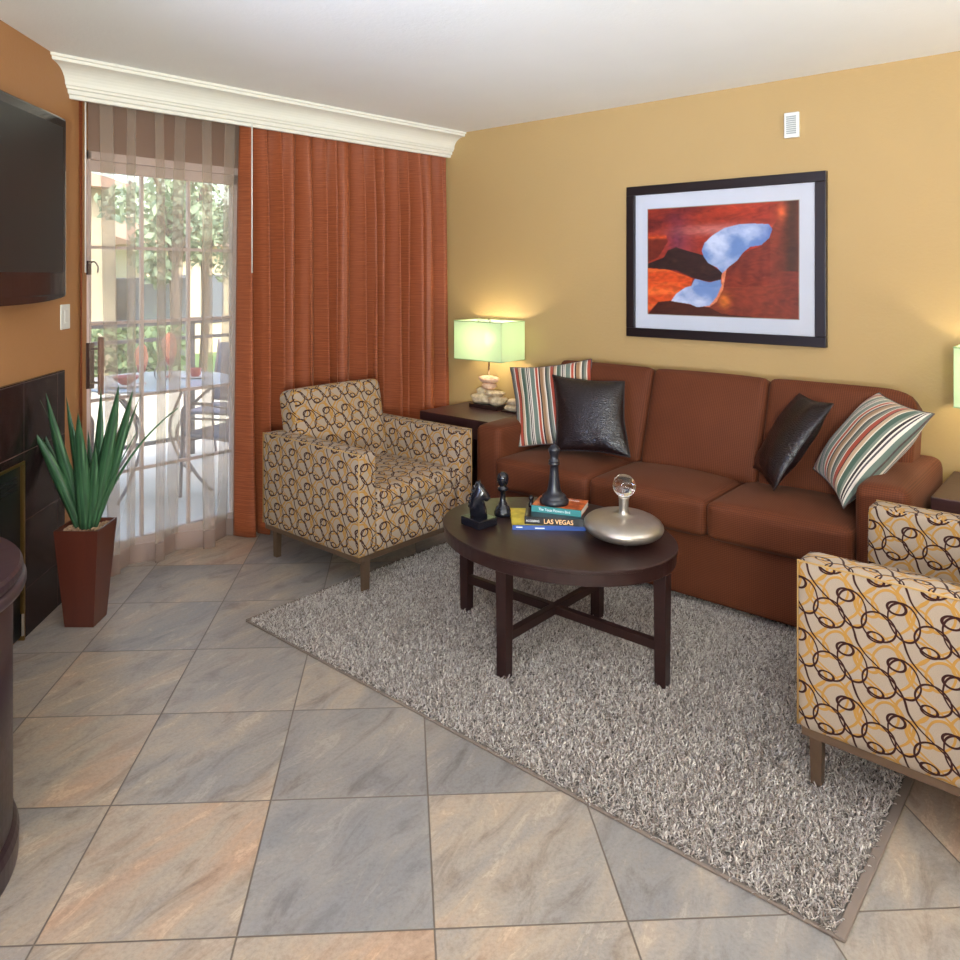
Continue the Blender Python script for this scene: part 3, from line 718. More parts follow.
# ------------------------------------------------------------------ lamps
def stone(name, c, dims, seed, mat, parent, rz=0):
    bm = bmesh.new(); bmesh.ops.create_icosphere(bm, subdivisions=4, radius=1)
    for v in bm.verts:
        p = v.co.copy(); q = Vector((math.copysign(abs(p.x)**.85, p.x), math.copysign(abs(p.y)**.85, p.y), math.copysign(abs(p.z)**.8, p.z)))
        k = 1+.20*noise.noise(p*1.3+Vector((seed*3.1, seed, 0)))+.07*noise.noise(p*3.5+Vector((0, seed*5, 1)))
        v.co = Vector((q.x*dims[0]*k, q.y*dims[1]*k, q.z*dims[2]*(1+.1*noise.noise(p*2+Vector((seed,)*3)))))
    bmesh.ops.transform(bm, matrix=Matrix.Translation(c) @ Matrix.Rotation(rz, 4, 'Z'), verts=bm.verts[:])
    return mk(name, bm, mat, parent, True)
def make_lamp():
    t = empty('table_lamp', (.82, -.145, .6255))
    box('base', -.115, .115, -.07, .07, 0, .024, M['esp'], t, .002)
    stone('stone', (-.045, .0, .056), (.088, .058, .035), 1, M['stone'], t); stone('stone', (.065, .0, .054), (.066, .052, .032), 2, M['stone'], t, .3)
    stone('stone', (-.052, .0, .104), (.046, .038, .024), 3, M['stone'], t); stone('stone', (.042, -.005, .101), (.078, .048, .019), 4, M['stone'], t, .1)
    stone('stone', (-.002, .0, .143), (.052, .038, .024), 5, M['stonep'], t); stone('stone', (.0, .0, .186), (.075, .040, .025), 6, M['stonep'], t, .12)
    bm = bmesh.new(); tube(bm, [(0, 0, .16), (0, 0, .50)], .006, 10); mk('pole', bm, M['chrome'], t, True)
    bm = bmesh.new(); lathe(bm, [(0, .555), (.006, .562), (.009, .572), (.006, .582), (0, .588)], 16); mk('finial', bm, M['chrome'], t, True)
    bm = bmesh.new(); tube(bm, spline([(0, 0, .40), (.045, 0, .44), (.05, 0, .50), (0, 0, .557), (-.05, 0, .50), (-.045, 0, .44), (0, 0, .40)]), .002, 6); tube(bm, [(-.195, 0, .555), (.195, 0, .555)], .002, 6); tube(bm, [(0, -.12, .555), (0, .12, .555)], .002, 6)
    mk('harp', bm, M['chrome'], t, True)
    bm = bmesh.new(); lathe(bm, [(.012, .395), (.014, .41), (.026, .435), (.030, .455), (.026, .475), (.014, .49), (0, .494)], 20); mk('bulb', bm, M['bulb'], t, True)
    # open rectangular drum shade
    z0, z1, w, d, th_ = .320, .570, .1975, .125, .002
    bm = bmesh.new()
    addbox(bm, -w, w, -d, -d+th_, z0, z1); addbox(bm, -w, w, d-th_, d, z0, z1); addbox(bm, -w, -w+th_, -d, d, z0, z1); addbox(bm, w-th_, w, -d, d, z0, z1)
    shd = mk('lamp_shade', bm, M['shade'], t)
    rmt = plain('shade_rim_tape', sr(150, 176, 130), .7)
    for z in (z0, z1):
        bm = bmesh.new(); tube(bm, [(-w, -d, z), (w, -d, z), (w, d, z), (-w, d, z), (-w, -d, z)], .003, 6)
        mk('shade_rim', bm, rmt, shd)
    return t
lp = make_lamp(); tag(lp, 'lit table lamp with pale green box shade and stacked stones, on the left end table', 'lamp', 'stone base table lamps')
l2 = copy_tree(lp); l2.location = (3.598, -.150, .6255); tag(l2, 'lit table lamp with pale green box shade cut off by the right picture edge', 'lamp')
dc = empty('stone_ornament', (1.035, -.175, .6255), 0, 'small pale stacked stone ornament beside the lamp, half behind the striped pillow', 'ornament')
box('base', -.06, .05, -.045, .045, 0, .010, M['esp'], dc)
stone('stone', (0, 0, .028), (.055, .042, .019), 11, M['stone'], dc); stone('stone', (.01, 0, .064), (.046, .036, .021), 12, M['stone'], dc, .4)

# ------------------------------------------------------------------ coffee table
ct = empty('coffee_table', (2.228, -1.492, .006), 0, 'dark espresso oval coffee table with crossed stretchers on the shag rug', 'coffee table')
TH = .469; EA, EB = .492, .395
def ellipse_slab(bm, a, b, prof, n=72):
    rings = []
    for off, z in prof: rings.append([bm.verts.new(((a+off)*math.cos(2*PI*i/n), (b+off)*math.sin(2*PI*i/n), z)) for i in range(n)])
    for A_, B_ in zip(rings[:-1], rings[1:]):
        for i in range(n): j = (i+1) % n; bm.faces.new((A_[i], A_[j], B_[j], B_[i]))
    bm.faces.new(rings[0][::-1]); bm.faces.new(rings[-1])
bm = bmesh.new(); ellipse_slab(bm, EA, EB, [(-.004, TH-.014), (0, TH-.012), (0, TH-.002), (-.003, TH)]); mk('tabletop', bm, M['esp'], ct)
bm = bmesh.new(); ellipse_slab(bm, EA-.006, EB-.006, [(-.002, TH-.058), (0, TH-.056), (0, TH-.0135)]); mk('apron', bm, M['esp'], ct)
LX, LY = .464, .302
for (x, y) in ((LX, 0), (-LX, 0), (0, LY+.03), (0, -LY-.03)):
    bm = bmesh.new(); addbox(bm, -.024, .024, -.024, .024, .0, TH-.057, .002)
    for v in bm.verts:
        if v.co.z < .1: v.co.x *= .86; v.co.y *= .86
    bmesh.ops.translate(bm, vec=(x, y, 0), verts=bm.verts[:]); mk('leg', bm, M['esp'], ct)
box('stretcher', -LX+.02, LX-.02, -.014, .014, .13, .165, M['esp'], ct); box('stretcher', -.014, .014, -LY-.01, LY+.01, .1305, .1655, M['esp'], ct)
TZ = TH+.006+.0006

# ------------------------------------------------------------------ things on the coffee table
def book(name, FL, ang, L, Wd, h, z, cover, spine, label, group='guide books'):
    """FL: front-left corner, spine along the front edge"""
    t = empty(name, (FL[0], FL[1], z), ang, label, 'book', group)
    box('pages', .003, L-.002, .003, Wd-.003, .0015, h-.0015, M['paper'], t, 0)
    bm = bmesh.new(); addbox(bm, 0, L, 0, Wd, 0, .0015); addbox(bm, 0, L, 0, Wd, h-.0015, h); mk('cover', bm, cover, t)
    box('spine', 0, L, -.001, .0025, 0, h, spine, t, 0)
    return t
M['paper'] = plain('book_pages', (.72, .70, .64), .8, var=.05, scale=80)
def cover_mat(name, a, b, sc):
    n = NT(name); c = n.ramp(n.noise(n.obj(), sc, 4, .6), [(.4, a), (.6, b)]); return n.set(c, .3)
yel = cover_mat('yellow_book_cover', sr(176, 150, 30), sr(210, 186, 60), 18); blu = plain('blue_book_spine', sr(44, 74, 140), .3)
blk = plain('black_book_cover', sr(24, 20, 24), .28); teal = plain('teal_book_spine', sr(58, 128, 128), .3)
org = cover_mat('orange_canyon_book_cover', sr(150, 56, 24), sr(216, 112, 52), 30)
M['white'] = plain('white_print', (.8, .8, .8), .5, var=0); M['cream'] = plain('cream_orange_print', sr(250, 196, 140), .5, var=0)
RX = Matrix.Rotation(R(90), 4, 'X')
b1 = book('book', (2.111, -1.618), R(39.5), .292, .225, .019, TZ, yel, blu, 'thin guide book with yellow cover and blue spine, bottom of the pile', 'guide books')
for (a, b, c) in ((.014, .040, .009), (.090, .128, .006)): box('spine_print', a, b, -.0016, -.0008, c, c+.004, M['white'], b1, 0)
b2 = book('book', (2.139, -1.574), R(33), .238, .200, .030, TZ+.0195, blk, blk, 'black book about Las Vegas, middle of the pile', 'guide books')
text('spine_lettering', 'LAS VEGAS', .0255, M['cream'], b2, Matrix.Translation((.076, -.0014, .0055)) @ RX, sx=.95)
text('small_lettering', 'ACCESSING', .012, M['white'], b2, Matrix.Translation((.006, -.0014, .0095)) @ RX, sx=.85)
b3 = book('book', (2.122, -1.502), R(20), .205, .150, .026, TZ+.050, org, teal, 'teal spined book with orange canyon cover, top of the pile', 'guide books')
text('spine_lettering', 'The Texas Flowers Bird', .015, M['white'], b3, Matrix.Translation((.030, -.0014, .0085)) @ RX, sx=.9)
text('cover_lettering', 'Tropic', .018, M['white'], b3, Matrix.Translation((.125, .118, .0263)), .0002)
BT = TZ+.0765
def turned(name, prof, loc, mat, label, n=36):
    bm = bmesh.new(); lathe(bm, prof, n); o = mk(name, bm, mat, None, True); o.location = loc; tag(o, label, 'chess piece', 'black chess pieces'); return o
pos = (2.178, -1.420, BT)
kg = [(0, 0), (.058, 0), (.060, .006), (.060, .016), (.054, .022), (.050, .026), (.050, .032), (.040, .040), (.032, .046), (.030, .052), (.025, .070), (.021, .100), (.0175, .140), (.016, .158), (.024, .162), (.024, .166), (.018, .170), (.023, .174), (.023, .178), (.017, .182), (.018, .200), (.024, .218), (.026, .224), (.020, .232), (.012, .240), (.004, .244), (.004, .248), (.006, .252), (.005, .257), (0, .259)]
turned('chess_king', kg, pos, M['sblack'], 'tall black chess king standing on the pile of books')
pw = [(0, 0), (.036, 0), (.038, .006), (.038, .014), (.034, .020), (.032, .026), (.028, .036), (.020, .042), (.019, .050), (.014, .060), (.0115, .080), (.010, .098), (.020, .106), (.024, .112), (.020, .120), (.014, .124), (.018, .130), (.0235, .142), (.0255, .156), (.0235, .170), (.017, .179), (.008, .184), (0, .185)]
turned('chess_pawn', pw, (1.968, -1.495, TZ), M['gblack'], 'black chess pawn with round head behind the knight')
kn = empty('chess_knight', (1.972, -1.660, TZ), R(-8), 'black chess knight on a square block at the left of the table', 'chess piece', 'black chess pieces')
box('base', -.055, .055, -.052, .052, 0, .034, M['gblack'], kn, .004)
# horse head silhouette, extruded with rounded section, looking to the right of the room
sil = [(-.036, .034), (-.040, .070), (-.036, .105), (-.026, .135), (-.012, .158), (-.004, .172), (.003, .186), (.008, .170), (.018, .160), (.030, .142), (.044, .122), (.047, .110), (.040, .102), (.028, .108), (.016, .104), (.022, .088), (.030, .066), (.034, .034)]
bm = bmesh.new(); rows = [(-.020, .80), (-.014, .95), (-.005, 1.0), (.005, 1.0), (.014, .95), (.020, .80)]
cen = Vector((0, .10)); rg = []
for (yy, s) in rows: rg.append([bm.verts.new((cen.x+(p[0]-cen.x)*s, yy, (cen.y+(p[1]-cen.y)*s) if p[1] > .04 else p[1]+.0005)) for p in sil])
for A_, B_ in zip(rg[:-1], rg[1:]):
    for i in range(len(sil)): j = (i+1) % len(sil); bm.faces.new((A_[i], A_[j], B_[j], B_[i]))
bm.faces.new(rg[0][::-1]); bm.faces.new(rg[-1]); hd = mk('horse_head', bm, M['gblack'], kn, True); hd.rotation_euler = (0, 0, R(40))
bm = bmesh.new()
for i in range(7): s = i/6; bmesh.ops.create_uvsphere(bm, u_segments=10, v_segments=8, radius=.008, matrix=Matrix.Translation((-.038+.030*s*s, 0, .075+.095*s)))
mn_ = mk('mane', bm, M['gblack'], kn, True); mn_.rotation_euler = (0, 0, R(40))
bm = bmesh.new(); lathe(bm, [(0, 0), (.011, 0), (.012, .010), (.009, .016), (.007, .026), (.011, .034), (.011, .042), (0, .050)], 18)
o = mk('chess_pawn', bm, M['gblack'], None, True, (2.098, -1.445, BT-.0262)); 
o.location = (2.085, -1.452, TZ+.0500); tag(o, 'tiny black knobbed piece at the left foot of the tall king', 'chess piece', 'black chess pieces')
fk = empty('flask', (2.492, -1.415, TZ), 0, 'flattened champagne silver flask with crystal ball stopper on the coffee table', 'decanter')
bm = bmesh.new(); prf = []
for i in range(17):
    a_ = -PI/2+PI*i/16; r = .152*max(0, math.cos(a_))**.62; z = .054+.042*math.copysign(abs(math.sin(a_))**1.0, a_); prf.append((max(r, 0), z))
prf = [(0, .014)]+[p for p in prf if p[0] > .03 and p[1] < .054]+[p for p in prf if p[1] >= .054 and p[0] > .03]+[(.024, .098), (.019, .106), (.0175, .125), (.019, .158), (.022, .166), (.020, .168), (.012, .166), (.010, .12)]
lathe(bm, prf, 56, cap=False); mk('body', bm, M['silver'], fk, True)
for k in range(3):
    an = -PI*.30+k*2*PI/3; bm = bmesh.new(); bmesh.ops.create_uvsphere(bm, u_segments=14, v_segments=10, radius=.0095, matrix=Matrix.Translation((.07*math.cos(an), .07*math.sin(an), .0098))); mk('foot', bm, M['silver'], fk, True)
bm = bmesh.new(); bmesh.ops.create_uvsphere(bm, u_segments=40, v_segments=24, radius=.044, matrix=Matrix.Translation((0, 0, .210))); mk('stopper', bm, M['crystal'], fk, True)
fk.rotation_euler = (R(2), R(2.5), 0)

# ------------------------------------------------------------------ shag rug
RX0, RX1, RY0, RY1 = 1.118, 3.475, -2.205, -.60
rug = empty('area_rug', ((RX0+RX1)/2, (RY0+RY1)/2, 0), 0, 'large greyish beige shag rug under the coffee table', 'rug')
inpar(box('backing', RX0, RX1, RY0, RY1, .0005, .0055, plain('rug_backing', sr(104, 96, 90), .9), None, 0), rug)
bm = bmesh.new(); w = .022
addbox(bm, RX1-w, RX1+.002, RY0-.002, RY1, .001, .011, .003); addbox(bm, RX0-.002, RX0+w, RY0, RY1, .001, .011, .003); addbox(bm, RX0, RX1, RY0-.003, RY0+.008, .001, .007, .002)
inpar(mk('binding', bm, plain('rug_binding', sr(122, 108, 98), .8)), rug)
NTF = 100000
bx = rng.uniform(RX0+.018, RX1-.026, NTF); by = rng.uniform(RY0+.006, RY1, NTF)
low = np.zeros(NTF)
ln = rng.uniform(.014, .027, NTF); az = rng.uniform(0, 2*PI, NTF); lean = rng.uniform(.35, 1.35, NTF)
def under(cx, cy, w): return (np.abs(bx-cx) < w) & (np.abs(by-cy) < w)
keep = (by < -.70) | (rng.random(NTF) < .3)
for (x, y, w) in [(2.222+LX, -1.492, .026), (2.222-LX, -1.492, .026), (2.222, -1.492+LY+.03, .026), (2.222, -1.492-LY-.03, .026), (1.285, -1.6655, .013), (1.285, -.9895, .013), (3.272, -1.69, .013), (3.293, -1.014, .013)]: keep &= ~under(x, y, w)
bx, by, ln, az, lean = [q[keep] for q in (bx, by, ln, az, lean)]; K = len(bx)
dx, dy = np.cos(az), np.sin(az)
edge = np.minimum.reduce([bx-RX0, RX1-bx, by-RY0]) 
hz = ln*np.cos(lean*.9)*np.clip(.62+edge*8, .62, 1); hr = ln*np.sin(lean*.9)
rad = rng.uniform(.0016, .0027, K)
secs = [(0, 0, 1.0), (.28, .55, 1.25), (.72, .92, 1.1), (1.0, .93, .5)]
V = np.zeros((K, 12, 3), np.float32)
for si, (ro, rh, rr_) in enumerate(secs):
    cxx = bx+dx*hr*ro; cyy = by+dy*hr*ro; czz = .004+hz*rh
    for k in range(3):
        an = az+2*PI*k/3+si*.5
        V[:, si*3+k, 0] = cxx+np.cos(an)*rad*rr_; V[:, si*3+k, 1] = cyy+np.sin(an)*rad*rr_; V[:, si*3+k, 2] = czz+(np.cos(2*PI*k/3)*rad*rr_*.5 if si else 0)
quad = []
for si in range(3):
    for k in range(3): quad.append((si*3+k, si*3+(k+1) % 3, (si+1)*3+(k+1) % 3, (si+1)*3+k))
quad = np.array(quad); Fq = (np.arange(K)[:, None, None]*12+quad[None]).reshape(-1, 4)
tri = (np.arange(K)[:, None]*12+np.array([9, 10, 11])[None]).reshape(-1, 3)
me = bpy.data.meshes.new('pile'); me.vertices.add(K*12); me.vertices.foreach_set('co', V.ravel())
nl = Fq.size+tri.size; me.loops.add(nl); me.loops.foreach_set('vertex_index', np.concatenate([Fq.ravel(), tri.ravel()]).astype(np.int32))
me.polygons.add(len(Fq)+len(tri)); st = np.concatenate([np.arange(len(Fq))*4, Fq.size+np.arange(len(tri))*3]).astype(np.int32)
me.polygons.foreach_set('loop_start', st); me.polygons.foreach_set('use_smooth', np.ones(len(st), bool)); me.update(calc_edges=True)
at2 = me.attributes.new('tint', 'FLOAT', 'POINT'); at2.data.foreach_set('value', np.repeat(rng.random(K), 12).astype(np.float32))
n = NT('shag_yarn'); a = n.new('ShaderNodeAttribute', attribute_name='tint').outputs['Fac']
me.materials.append(n.set(n.ramp(a, [(0, sr(122, 105, 95)), (.3, sr(166, 151, 141)), (.6, sr(200, 187, 177)), (1, sr(230, 220, 211))]), .9, 0, Sheen_Weight=.3))
pl = bpy.data.objects.new('pile', me); COL.objects.link(pl); tag(pl, kind='stuff'); inpar(pl, rug)

# ------------------------------------------------------------------ planter with sword leaves
pc = Vector((.600, -2.668, 0)); pz = .42
pot = empty('potted_plant', pc, R(41.5), 'sword leaved green plant in a tapered reddish brown planter by the fireplace', 'plant')
def frus(bm, h0, z0, h1, z1):
    A_ = [bm.verts.new((sx*h0, sy*h0, z0)) for sx, sy in ((-1, -1), (1, -1), (1, 1), (-1, 1))]; B_ = [bm.verts.new((sx*h1, sy*h1, z1)) for sx, sy in ((-1, -1), (1, -1), (1, 1), (-1, 1))]
    for i in range(4): j = (i+1) % 4; bm.faces.new((A_[i], A_[j], B_[j], B_[i]))
    return A_, B_
bm = bmesh.new(); hb, ht = .062, .094
A_, B_ = frus(bm, hb, .001, ht, pz); bm.faces.new(A_[::-1])
I0 = [bm.verts.new((sx*(ht-.007), sy*(ht-.007), pz)) for sx, sy in ((-1, -1), (1, -1), (1, 1), (-1, 1))]; I1 = [bm.verts.new((sx*(ht-.010), sy*(ht-.010), pz-.04)) for sx, sy in ((-1, -1), (1, -1), (1, 1), (-1, 1))]
for i in range(4): j = (i+1) % 4; bm.faces.new((B_[i], B_[j], I0[j], I0[i])); bm.faces.new((I0[i], I0[j], I1[j], I1[i]))
bm.faces.new(I1); mk('planter', bm, M['plantpot'], pot)
bm = bmesh.new(); rp = random.Random(4)
for i in range(13):
    for j in range(13):
        x = (i-6)*.0128+rp.uniform(-.003, .003); y = (j-6)*.0128+rp.uniform(-.003, .003)
        bmesh.ops.create_icosphere(bm, subdivisions=1, radius=rp.uniform(.006, .0085), matrix=Matrix.Translation((x, y, pz-.018+rp.uniform(-.003, .004))) @ Matrix.Diagonal((1, rp.uniform(.7, 1), .7, 1)))
mk('gravel', bm, M['pebble'], pot, True)
def blade(base, tip, wid, bend, name='leaf', n=14, thin=False, twist=0):
    base, tip = Vector(base), Vector(tip); mid = (base+tip)/2+Vector(bend); vs = []; fs = []; uvs = []
    dirh = Vector((tip.x-base.x, tip.y-base.y, 0)); 
    if dirh.length < 1e-4: dirh = FW.copy()
    dirh.normalize(); 
    for i in range(n+1):
        t = i/n; c = base*(1-t)**2+mid*2*t*(1-t)+tip*t*t
        tan = ((mid-base)*2*(1-t)+(tip-mid)*2*t).normalized()
        view = (CAM-c); view.z = 0; view.normalize(); view = (Matrix.Rotation(twist, 3, 'Z') @ FW*-1)
        side = tan.cross(view).normalized(); nr = side.cross(tan)
        w = wid*1.25*(.62+.55*math.sin(min(1, t*1.9)*PI/2)*1.0)*(1-max(0, (t-.35)/.65)**1.7) if not thin else wid*(1-t*.7)
        w = max(w, .0006)
        for k, (a, b) in enumerate(((-1, .22), (-.5, .06), (0, 0), (.5, .06), (1, .22))):
            vs.append(c+side*a*w/2+nr*b*w*-1); uvs.append((a*w/2, t))
    for i in range(n):
        for k in range(4): a = i*5+k; fs.append((a, a+1, a+6, a+5))
    inv = (Matrix.Translation(pc) @ Matrix.Rotation(R(41.5), 4, 'Z')).inverted()
    vs = [inv @ v for v in vs]
    o = mkd(name, vs, fs, M['leaf'], pot, True, uvs); md = o.modifiers.new('thickness', 'SOLIDIFY'); md.thickness = .0012; return o
t0 = 3.297
B0 = Vector((pc.x, pc.y, pz-.02))
specs = [ # px tip, depth offset, width, base shift (right, fwd), bend right
 ((46, 393), -.05, .042, (-.020, .0), .030), ((37, 416), .03, .030, (-.025, .01), .035), ((31, 427), -.06, .038, (-.03, -.01), -.010),
 ((66, 396), .07, .034, (-.012, .02), .012), ((72, 424), .05, .040, (-.010, .03), .0), ((78, 413), -.10, .052, (.002, -.035), .01),
 ((101, 388), .04, .040, (.006, .015), -.012), ((119, 384), -.03, .046, (.018, -.01), -.016), ((133, 389), .02, .046, (.026, .0), -.014),
 ((141, 393), .07, .014, (.030, .02), -.004), ((88, 430), .09, .03, (.004, .03), .0), ((112, 440), .05, .034, (.016, .02), .0),
 ((58, 440), .06, .03, (-.015, .02), .0), ((126, 425), .08, .024, (.026, .02), .0), ((95, 445), -.06, .044, (.010, -.025), -.004)]
for (px, dt, wd, bs, br) in specs:
    tip = at(px[0], px[1], t0+dt); base = B0+RT*bs[0]+FW*bs[1]
    blade(base, tip, wd, RT*(-br)+Vector((0, 0, .03)), twist=random.uniform(-.35, .35))
blade(B0+RT*.03+FW*.01, at(178, 408, t0+.05), .016, RT*(-.055)+Vector((0, 0, .085)), thin=True)
blade(B0+RT*.03+FW*.0, at(137, 432, t0), .011, RT*(-.02)+Vector((0, 0, .02)), thin=True)
blade(B0+RT*-.02, at(10, 400, t0-.02), .004, RT*(.05)+Vector((0, 0, .08)), thin=True); blade(B0+RT*-.02, at(40, 400, t0-.05), .004, RT*(.03)+Vector((0, 0, .05)), thin=True)

# ------------------------------------------------------------------ round console at the left edge
cn = empty('drum_table', (1.655, -3.72, 0), 0, 'round dark wood drum cabinet cut off by the left picture edge', 'cabinet')
bm = bmesh.new(); lathe(bm, [(.402, .728), (.410, .731), (.412, .740), (.410, .752), (.404, .760)], 96); mk('tabletop', bm, M['conw'], cn)
bm = bmesh.new(); lathe(bm, [(.405, .694), (.416, .698), (.419, .706), (.419, .716), (.414, .724), (.40, .728)], 96); mk('rim', bm, M['conw'], cn, True)
bm = bmesh.new(); lathe(bm, [(.387, .09), (.387, .694)], 96); o = mk('body', bm, M['conw'], cn, True)
o.data.polygons.foreach_set('use_smooth', [len(p.vertices) == 4 for p in o.data.polygons])
bm = bmesh.new(); lathe(bm, [(.400, .001), (.402, .06), (.396, .078), (.388, .090)], 96); mk('plinth', bm, M['conw'], cn)

# ------------------------------------------------------------------ patio outside
conc = plain('pale_concrete', sr(214, 208, 196), .8, var=.06, scale=3)
bm = bmesh.new(); addbox(bm, -2.6, -.12, -7, 4, -.14, -.03); struct(mk('floor_patio', bm, conc), 'pale concrete patio floor outside')
def grassmat(nm, a, b, sc):
    n = NT(nm); return n.set(n.mix(n.noise(n.obj(), sc, 5, .7), a, b), .9)
bm = bmesh.new(); addbox(bm, -30, -2.6, -14, 20, -.3, -.15); struct(mk('ground', bm, grassmat('lawn', sr(74, 112, 60), sr(120, 156, 92), 8)), 'green lawn beyond the railing')
rail = empty('railing', (-2.0, -1.5, -.03), 0, 'grey metal railing at the edge of the patio outside', 'railing'); rm = plain('grey_rail_paint', sr(62, 64, 72), .5)
for z, h in ((1.108, .055), (.965, .028), (.12, .03)):
    inpar(box('rail', -2.02, -1.98, -4, 3, z-h/2, z+h/2, rm, None), rail)
for k in range(5): inpar(box('post', -2.02, -1.98, -3.6+k*1.45, -3.56+k*1.45, -.03, 1.1, rm, None), rail)
pt = empty('patio_table', (-1.22, -1.40, -.03), 0, 'round glass topped patio table outside the door', 'table'); pm = plain('grey_patio_metal', sr(126, 120, 124), .4, .5)
bm = bmesh.new(); lathe(bm, [(.52, .755), (.53, .76), (.53, .772), (.52, .776)], 48); mk('tabletop', bm, plain('frosted_glass_top', sr(196, 206, 214), .12), pt)
for k in range(4):
    an = k*PI/2+.5; bm = bmesh.new(); c_, s_ = math.cos(an), math.sin(an)
    tube(bm, spline([(.46*c_, .46*s_, .755), (.30*c_, .30*s_, .62), (.16*c_, .16*s_, .40), (.30*c_, .30*s_, .14), (.44*c_, .44*s_, .012)]), .012, 8); mk('leg', bm, pm, pt, True)
PT = .7475
nap = plain('coral_napkin', sr(244, 158, 122), .8); redg = plain('red_ceramic', sr(168, 66, 58), .35); whc = plain('white_china', (.8, .8, .8), .25)
def goblet(x, y, s, label):
    t = empty('goblet', (x, y, PT), 0, label, 'glass', 'goblets with napkins')
    bm = bmesh.new(); lathe(bm, [(0, 0), (.034*s, 0), (.034*s, .004), (.007, .010), (.006, .07*s), (.025*s, .09*s), (.034*s, .12*s), (.032*s, .15*s), (.030*s, .15*s), (.022*s, .095*s), (0, .09*s)], 20, cap=False); mk('stemware', bm, redg, t, True)
    bm = bmesh.new(); bmesh.ops.create_icosphere(bm, subdivisions=4, radius=1)
    for v in bm.verts:
        p = v.co.copy(); k = 1+.25*math.sin(math.atan2(p.y, p.x)*5)*abs(p.z+.3); v.co = Vector((p.x*.048*s*k, p.y*.048*s*k, .205*s+p.z*.085*s+.02*math.sin(math.atan2(p.y, p.x)*3)))
    mk('napkin', bm, nap, t, True)
goblet(-1.10, -1.575, .9, 'red stemmed glass holding a coral napkin, left of the pair on the patio table'); goblet(-1.30, -1.26, 1.08, 'taller red glass holding a coral napkin, right of the pair on the patio table')
def lath(nm, prof, loc, mat, label, cat, group=None):
    bm = bmesh.new(); lathe(bm, prof, 28, cap=False); o = mk(nm, bm, mat, None, True); o.location = loc; tag(o, label, cat, group); return o
lath('bowl', [(0, .003), (.03, .0), (.035, .006), (.07, .03), (.088, .055), (.084, .055), (.066, .033), (.03, .012), (0, .010)], (-1.07, -1.70, PT+.013), redg, 'red bowl on a white plate on the patio table', 'bowl')
lath('plate', [(0, 0), (.07, 0), (.12, .010), (.118, .013), (.07, .004), (0, .004)], (-1.07, -1.70, PT), whc, 'white plate under the red bowl on the patio table', 'plate', 'white plates')
lath('plate', [(0, 0), (.07, 0), (.12, .010), (.118, .013), (.07, .004), (0, .004)], (-1.14, -1.14, PT), whc, 'white plate under the red cup on the patio table', 'plate', 'white plates')
lath('cup', [(0, .002), (.028, 0), (.034, .01), (.042, .06), (.040, .06), (.031, .012), (0, .01)], (-1.14, -1.14, PT+.006), redg, 'red cup at the right of the patio table', 'cup')
bm = bmesh.new()
for k in range(8):
    an = k*PI/4; c_, s_ = math.cos(an), math.sin(an); tube(bm, spline([(.04*c_, .04*s_, .003), (.062*c_, .062*s_, .045), (.05*c_, .05*s_, .09), (.012*c_, .012*s_, .14)], 5), .003, 6)
o = mk('wire_lantern', bm, pm, None, True); o.location = (-1.13, -1.40, PT); tag(o, 'small grey wire lantern between the two napkin glasses on the patio table', 'lantern')
def patio_chair(x, y, rz, label):
    t = empty('patio_chair', (x, y, -.03), rz, label, 'chair', 'grey metal patio chairs'); sl = M['sling']
    soft('seat', .48, .48, .03, .012, sl, t, (0, 0, .43), (0, 0, 0), 6)
    soft('backrest', .03, .48, .50, .012, sl, t, (-.28, 0, .70), (0, 0, 0), 6, Matrix.Rotation(R(-12), 3, 'Y'))
    for s in (-1, 1):
        bm = bmesh.new(); tube(bm, spline([(.24, s*.25, .0), (.22, s*.25, .42), (.20, s*.255, .62), (.0, s*.26, .66), (-.24, s*.255, .64)]), .012, 8); mk('arm_leg', bm, pm, t, True)
        bm = bmesh.new(); tube(bm, spline([(-.28, s*.25, 0), (-.22, s*.25, .42), (-.34, s*.25, .97)]), .012, 8); mk('back_leg', bm, pm, t, True)
    bm = bmesh.new(); tube(bm, [(.22, -.25, .38), (.22, .25, .38)], .010, 8); tube(bm, [(-.25, -.25, .20), (-.25, .25, .20)], .010, 8); mk('stretcher', bm, pm, t, True)
M['sling'] = plain('blue_grey_sling', sr(112, 114, 128), .7)
patio_chair(-.72, -1.10, R(195), 'blue grey patio chair nearest the glass door, right of the table'); patio_chair(-1.30, -2.12, R(80), 'grey patio chair at the left side of the patio table'); patio_chair(-1.55, -.62, R(-60), 'grey patio chair on the far side of the patio table')
# opposite building, trees, hedge
bw = plain('cream_stucco', sr(226, 208, 178), .9, var=.04, scale=2); bd_ = plain('grey_blue_shutter', sr(104, 112, 124), .8); rf = plain('clay_roof', sr(180, 140, 110), .8)
def house(nm, x0, x1, y0, y1, h, label, slope):
    t = empty(nm, ((x0+x1)/2, (y0+y1)/2, -.15), 0, label, 'building'); inpar(box('wall', x0, x1, y0, y1, -.15, h, bw, None, 0), t)
    bm = bmesh.new(); ov = .35
    vs = [(x0-.2, y0-ov, h), (x1+ov, y0-ov, h), (x1+ov, y1+ov, h), (x0-.2, y1+ov, h), (x0-.2, y0-ov, h+slope), (x0-.2, y1+ov, h+slope)]
    vs = [bm.verts.new(v) for v in vs]
    for f in ((0, 1, 2, 3), (0, 4, 1), (3, 2, 5), (1, 4, 5, 2), (0, 3, 5, 4)): bm.faces.new([vs[i] for i in f])
    inpar(mk('roof', bm, rf), t); return t
h1 = house('house', -11, -7.2, -3.6, 1.05, 2.75, 'cream stucco building at the left beyond the lawn', 1.0)
h2 = house('house', -15, -10.5, 3.2, 9.5, 2.1, 'cream stucco building far behind the trees', .9)
for (a, b) in ((1.4, 1.78), (3.45, 3.55)): pass
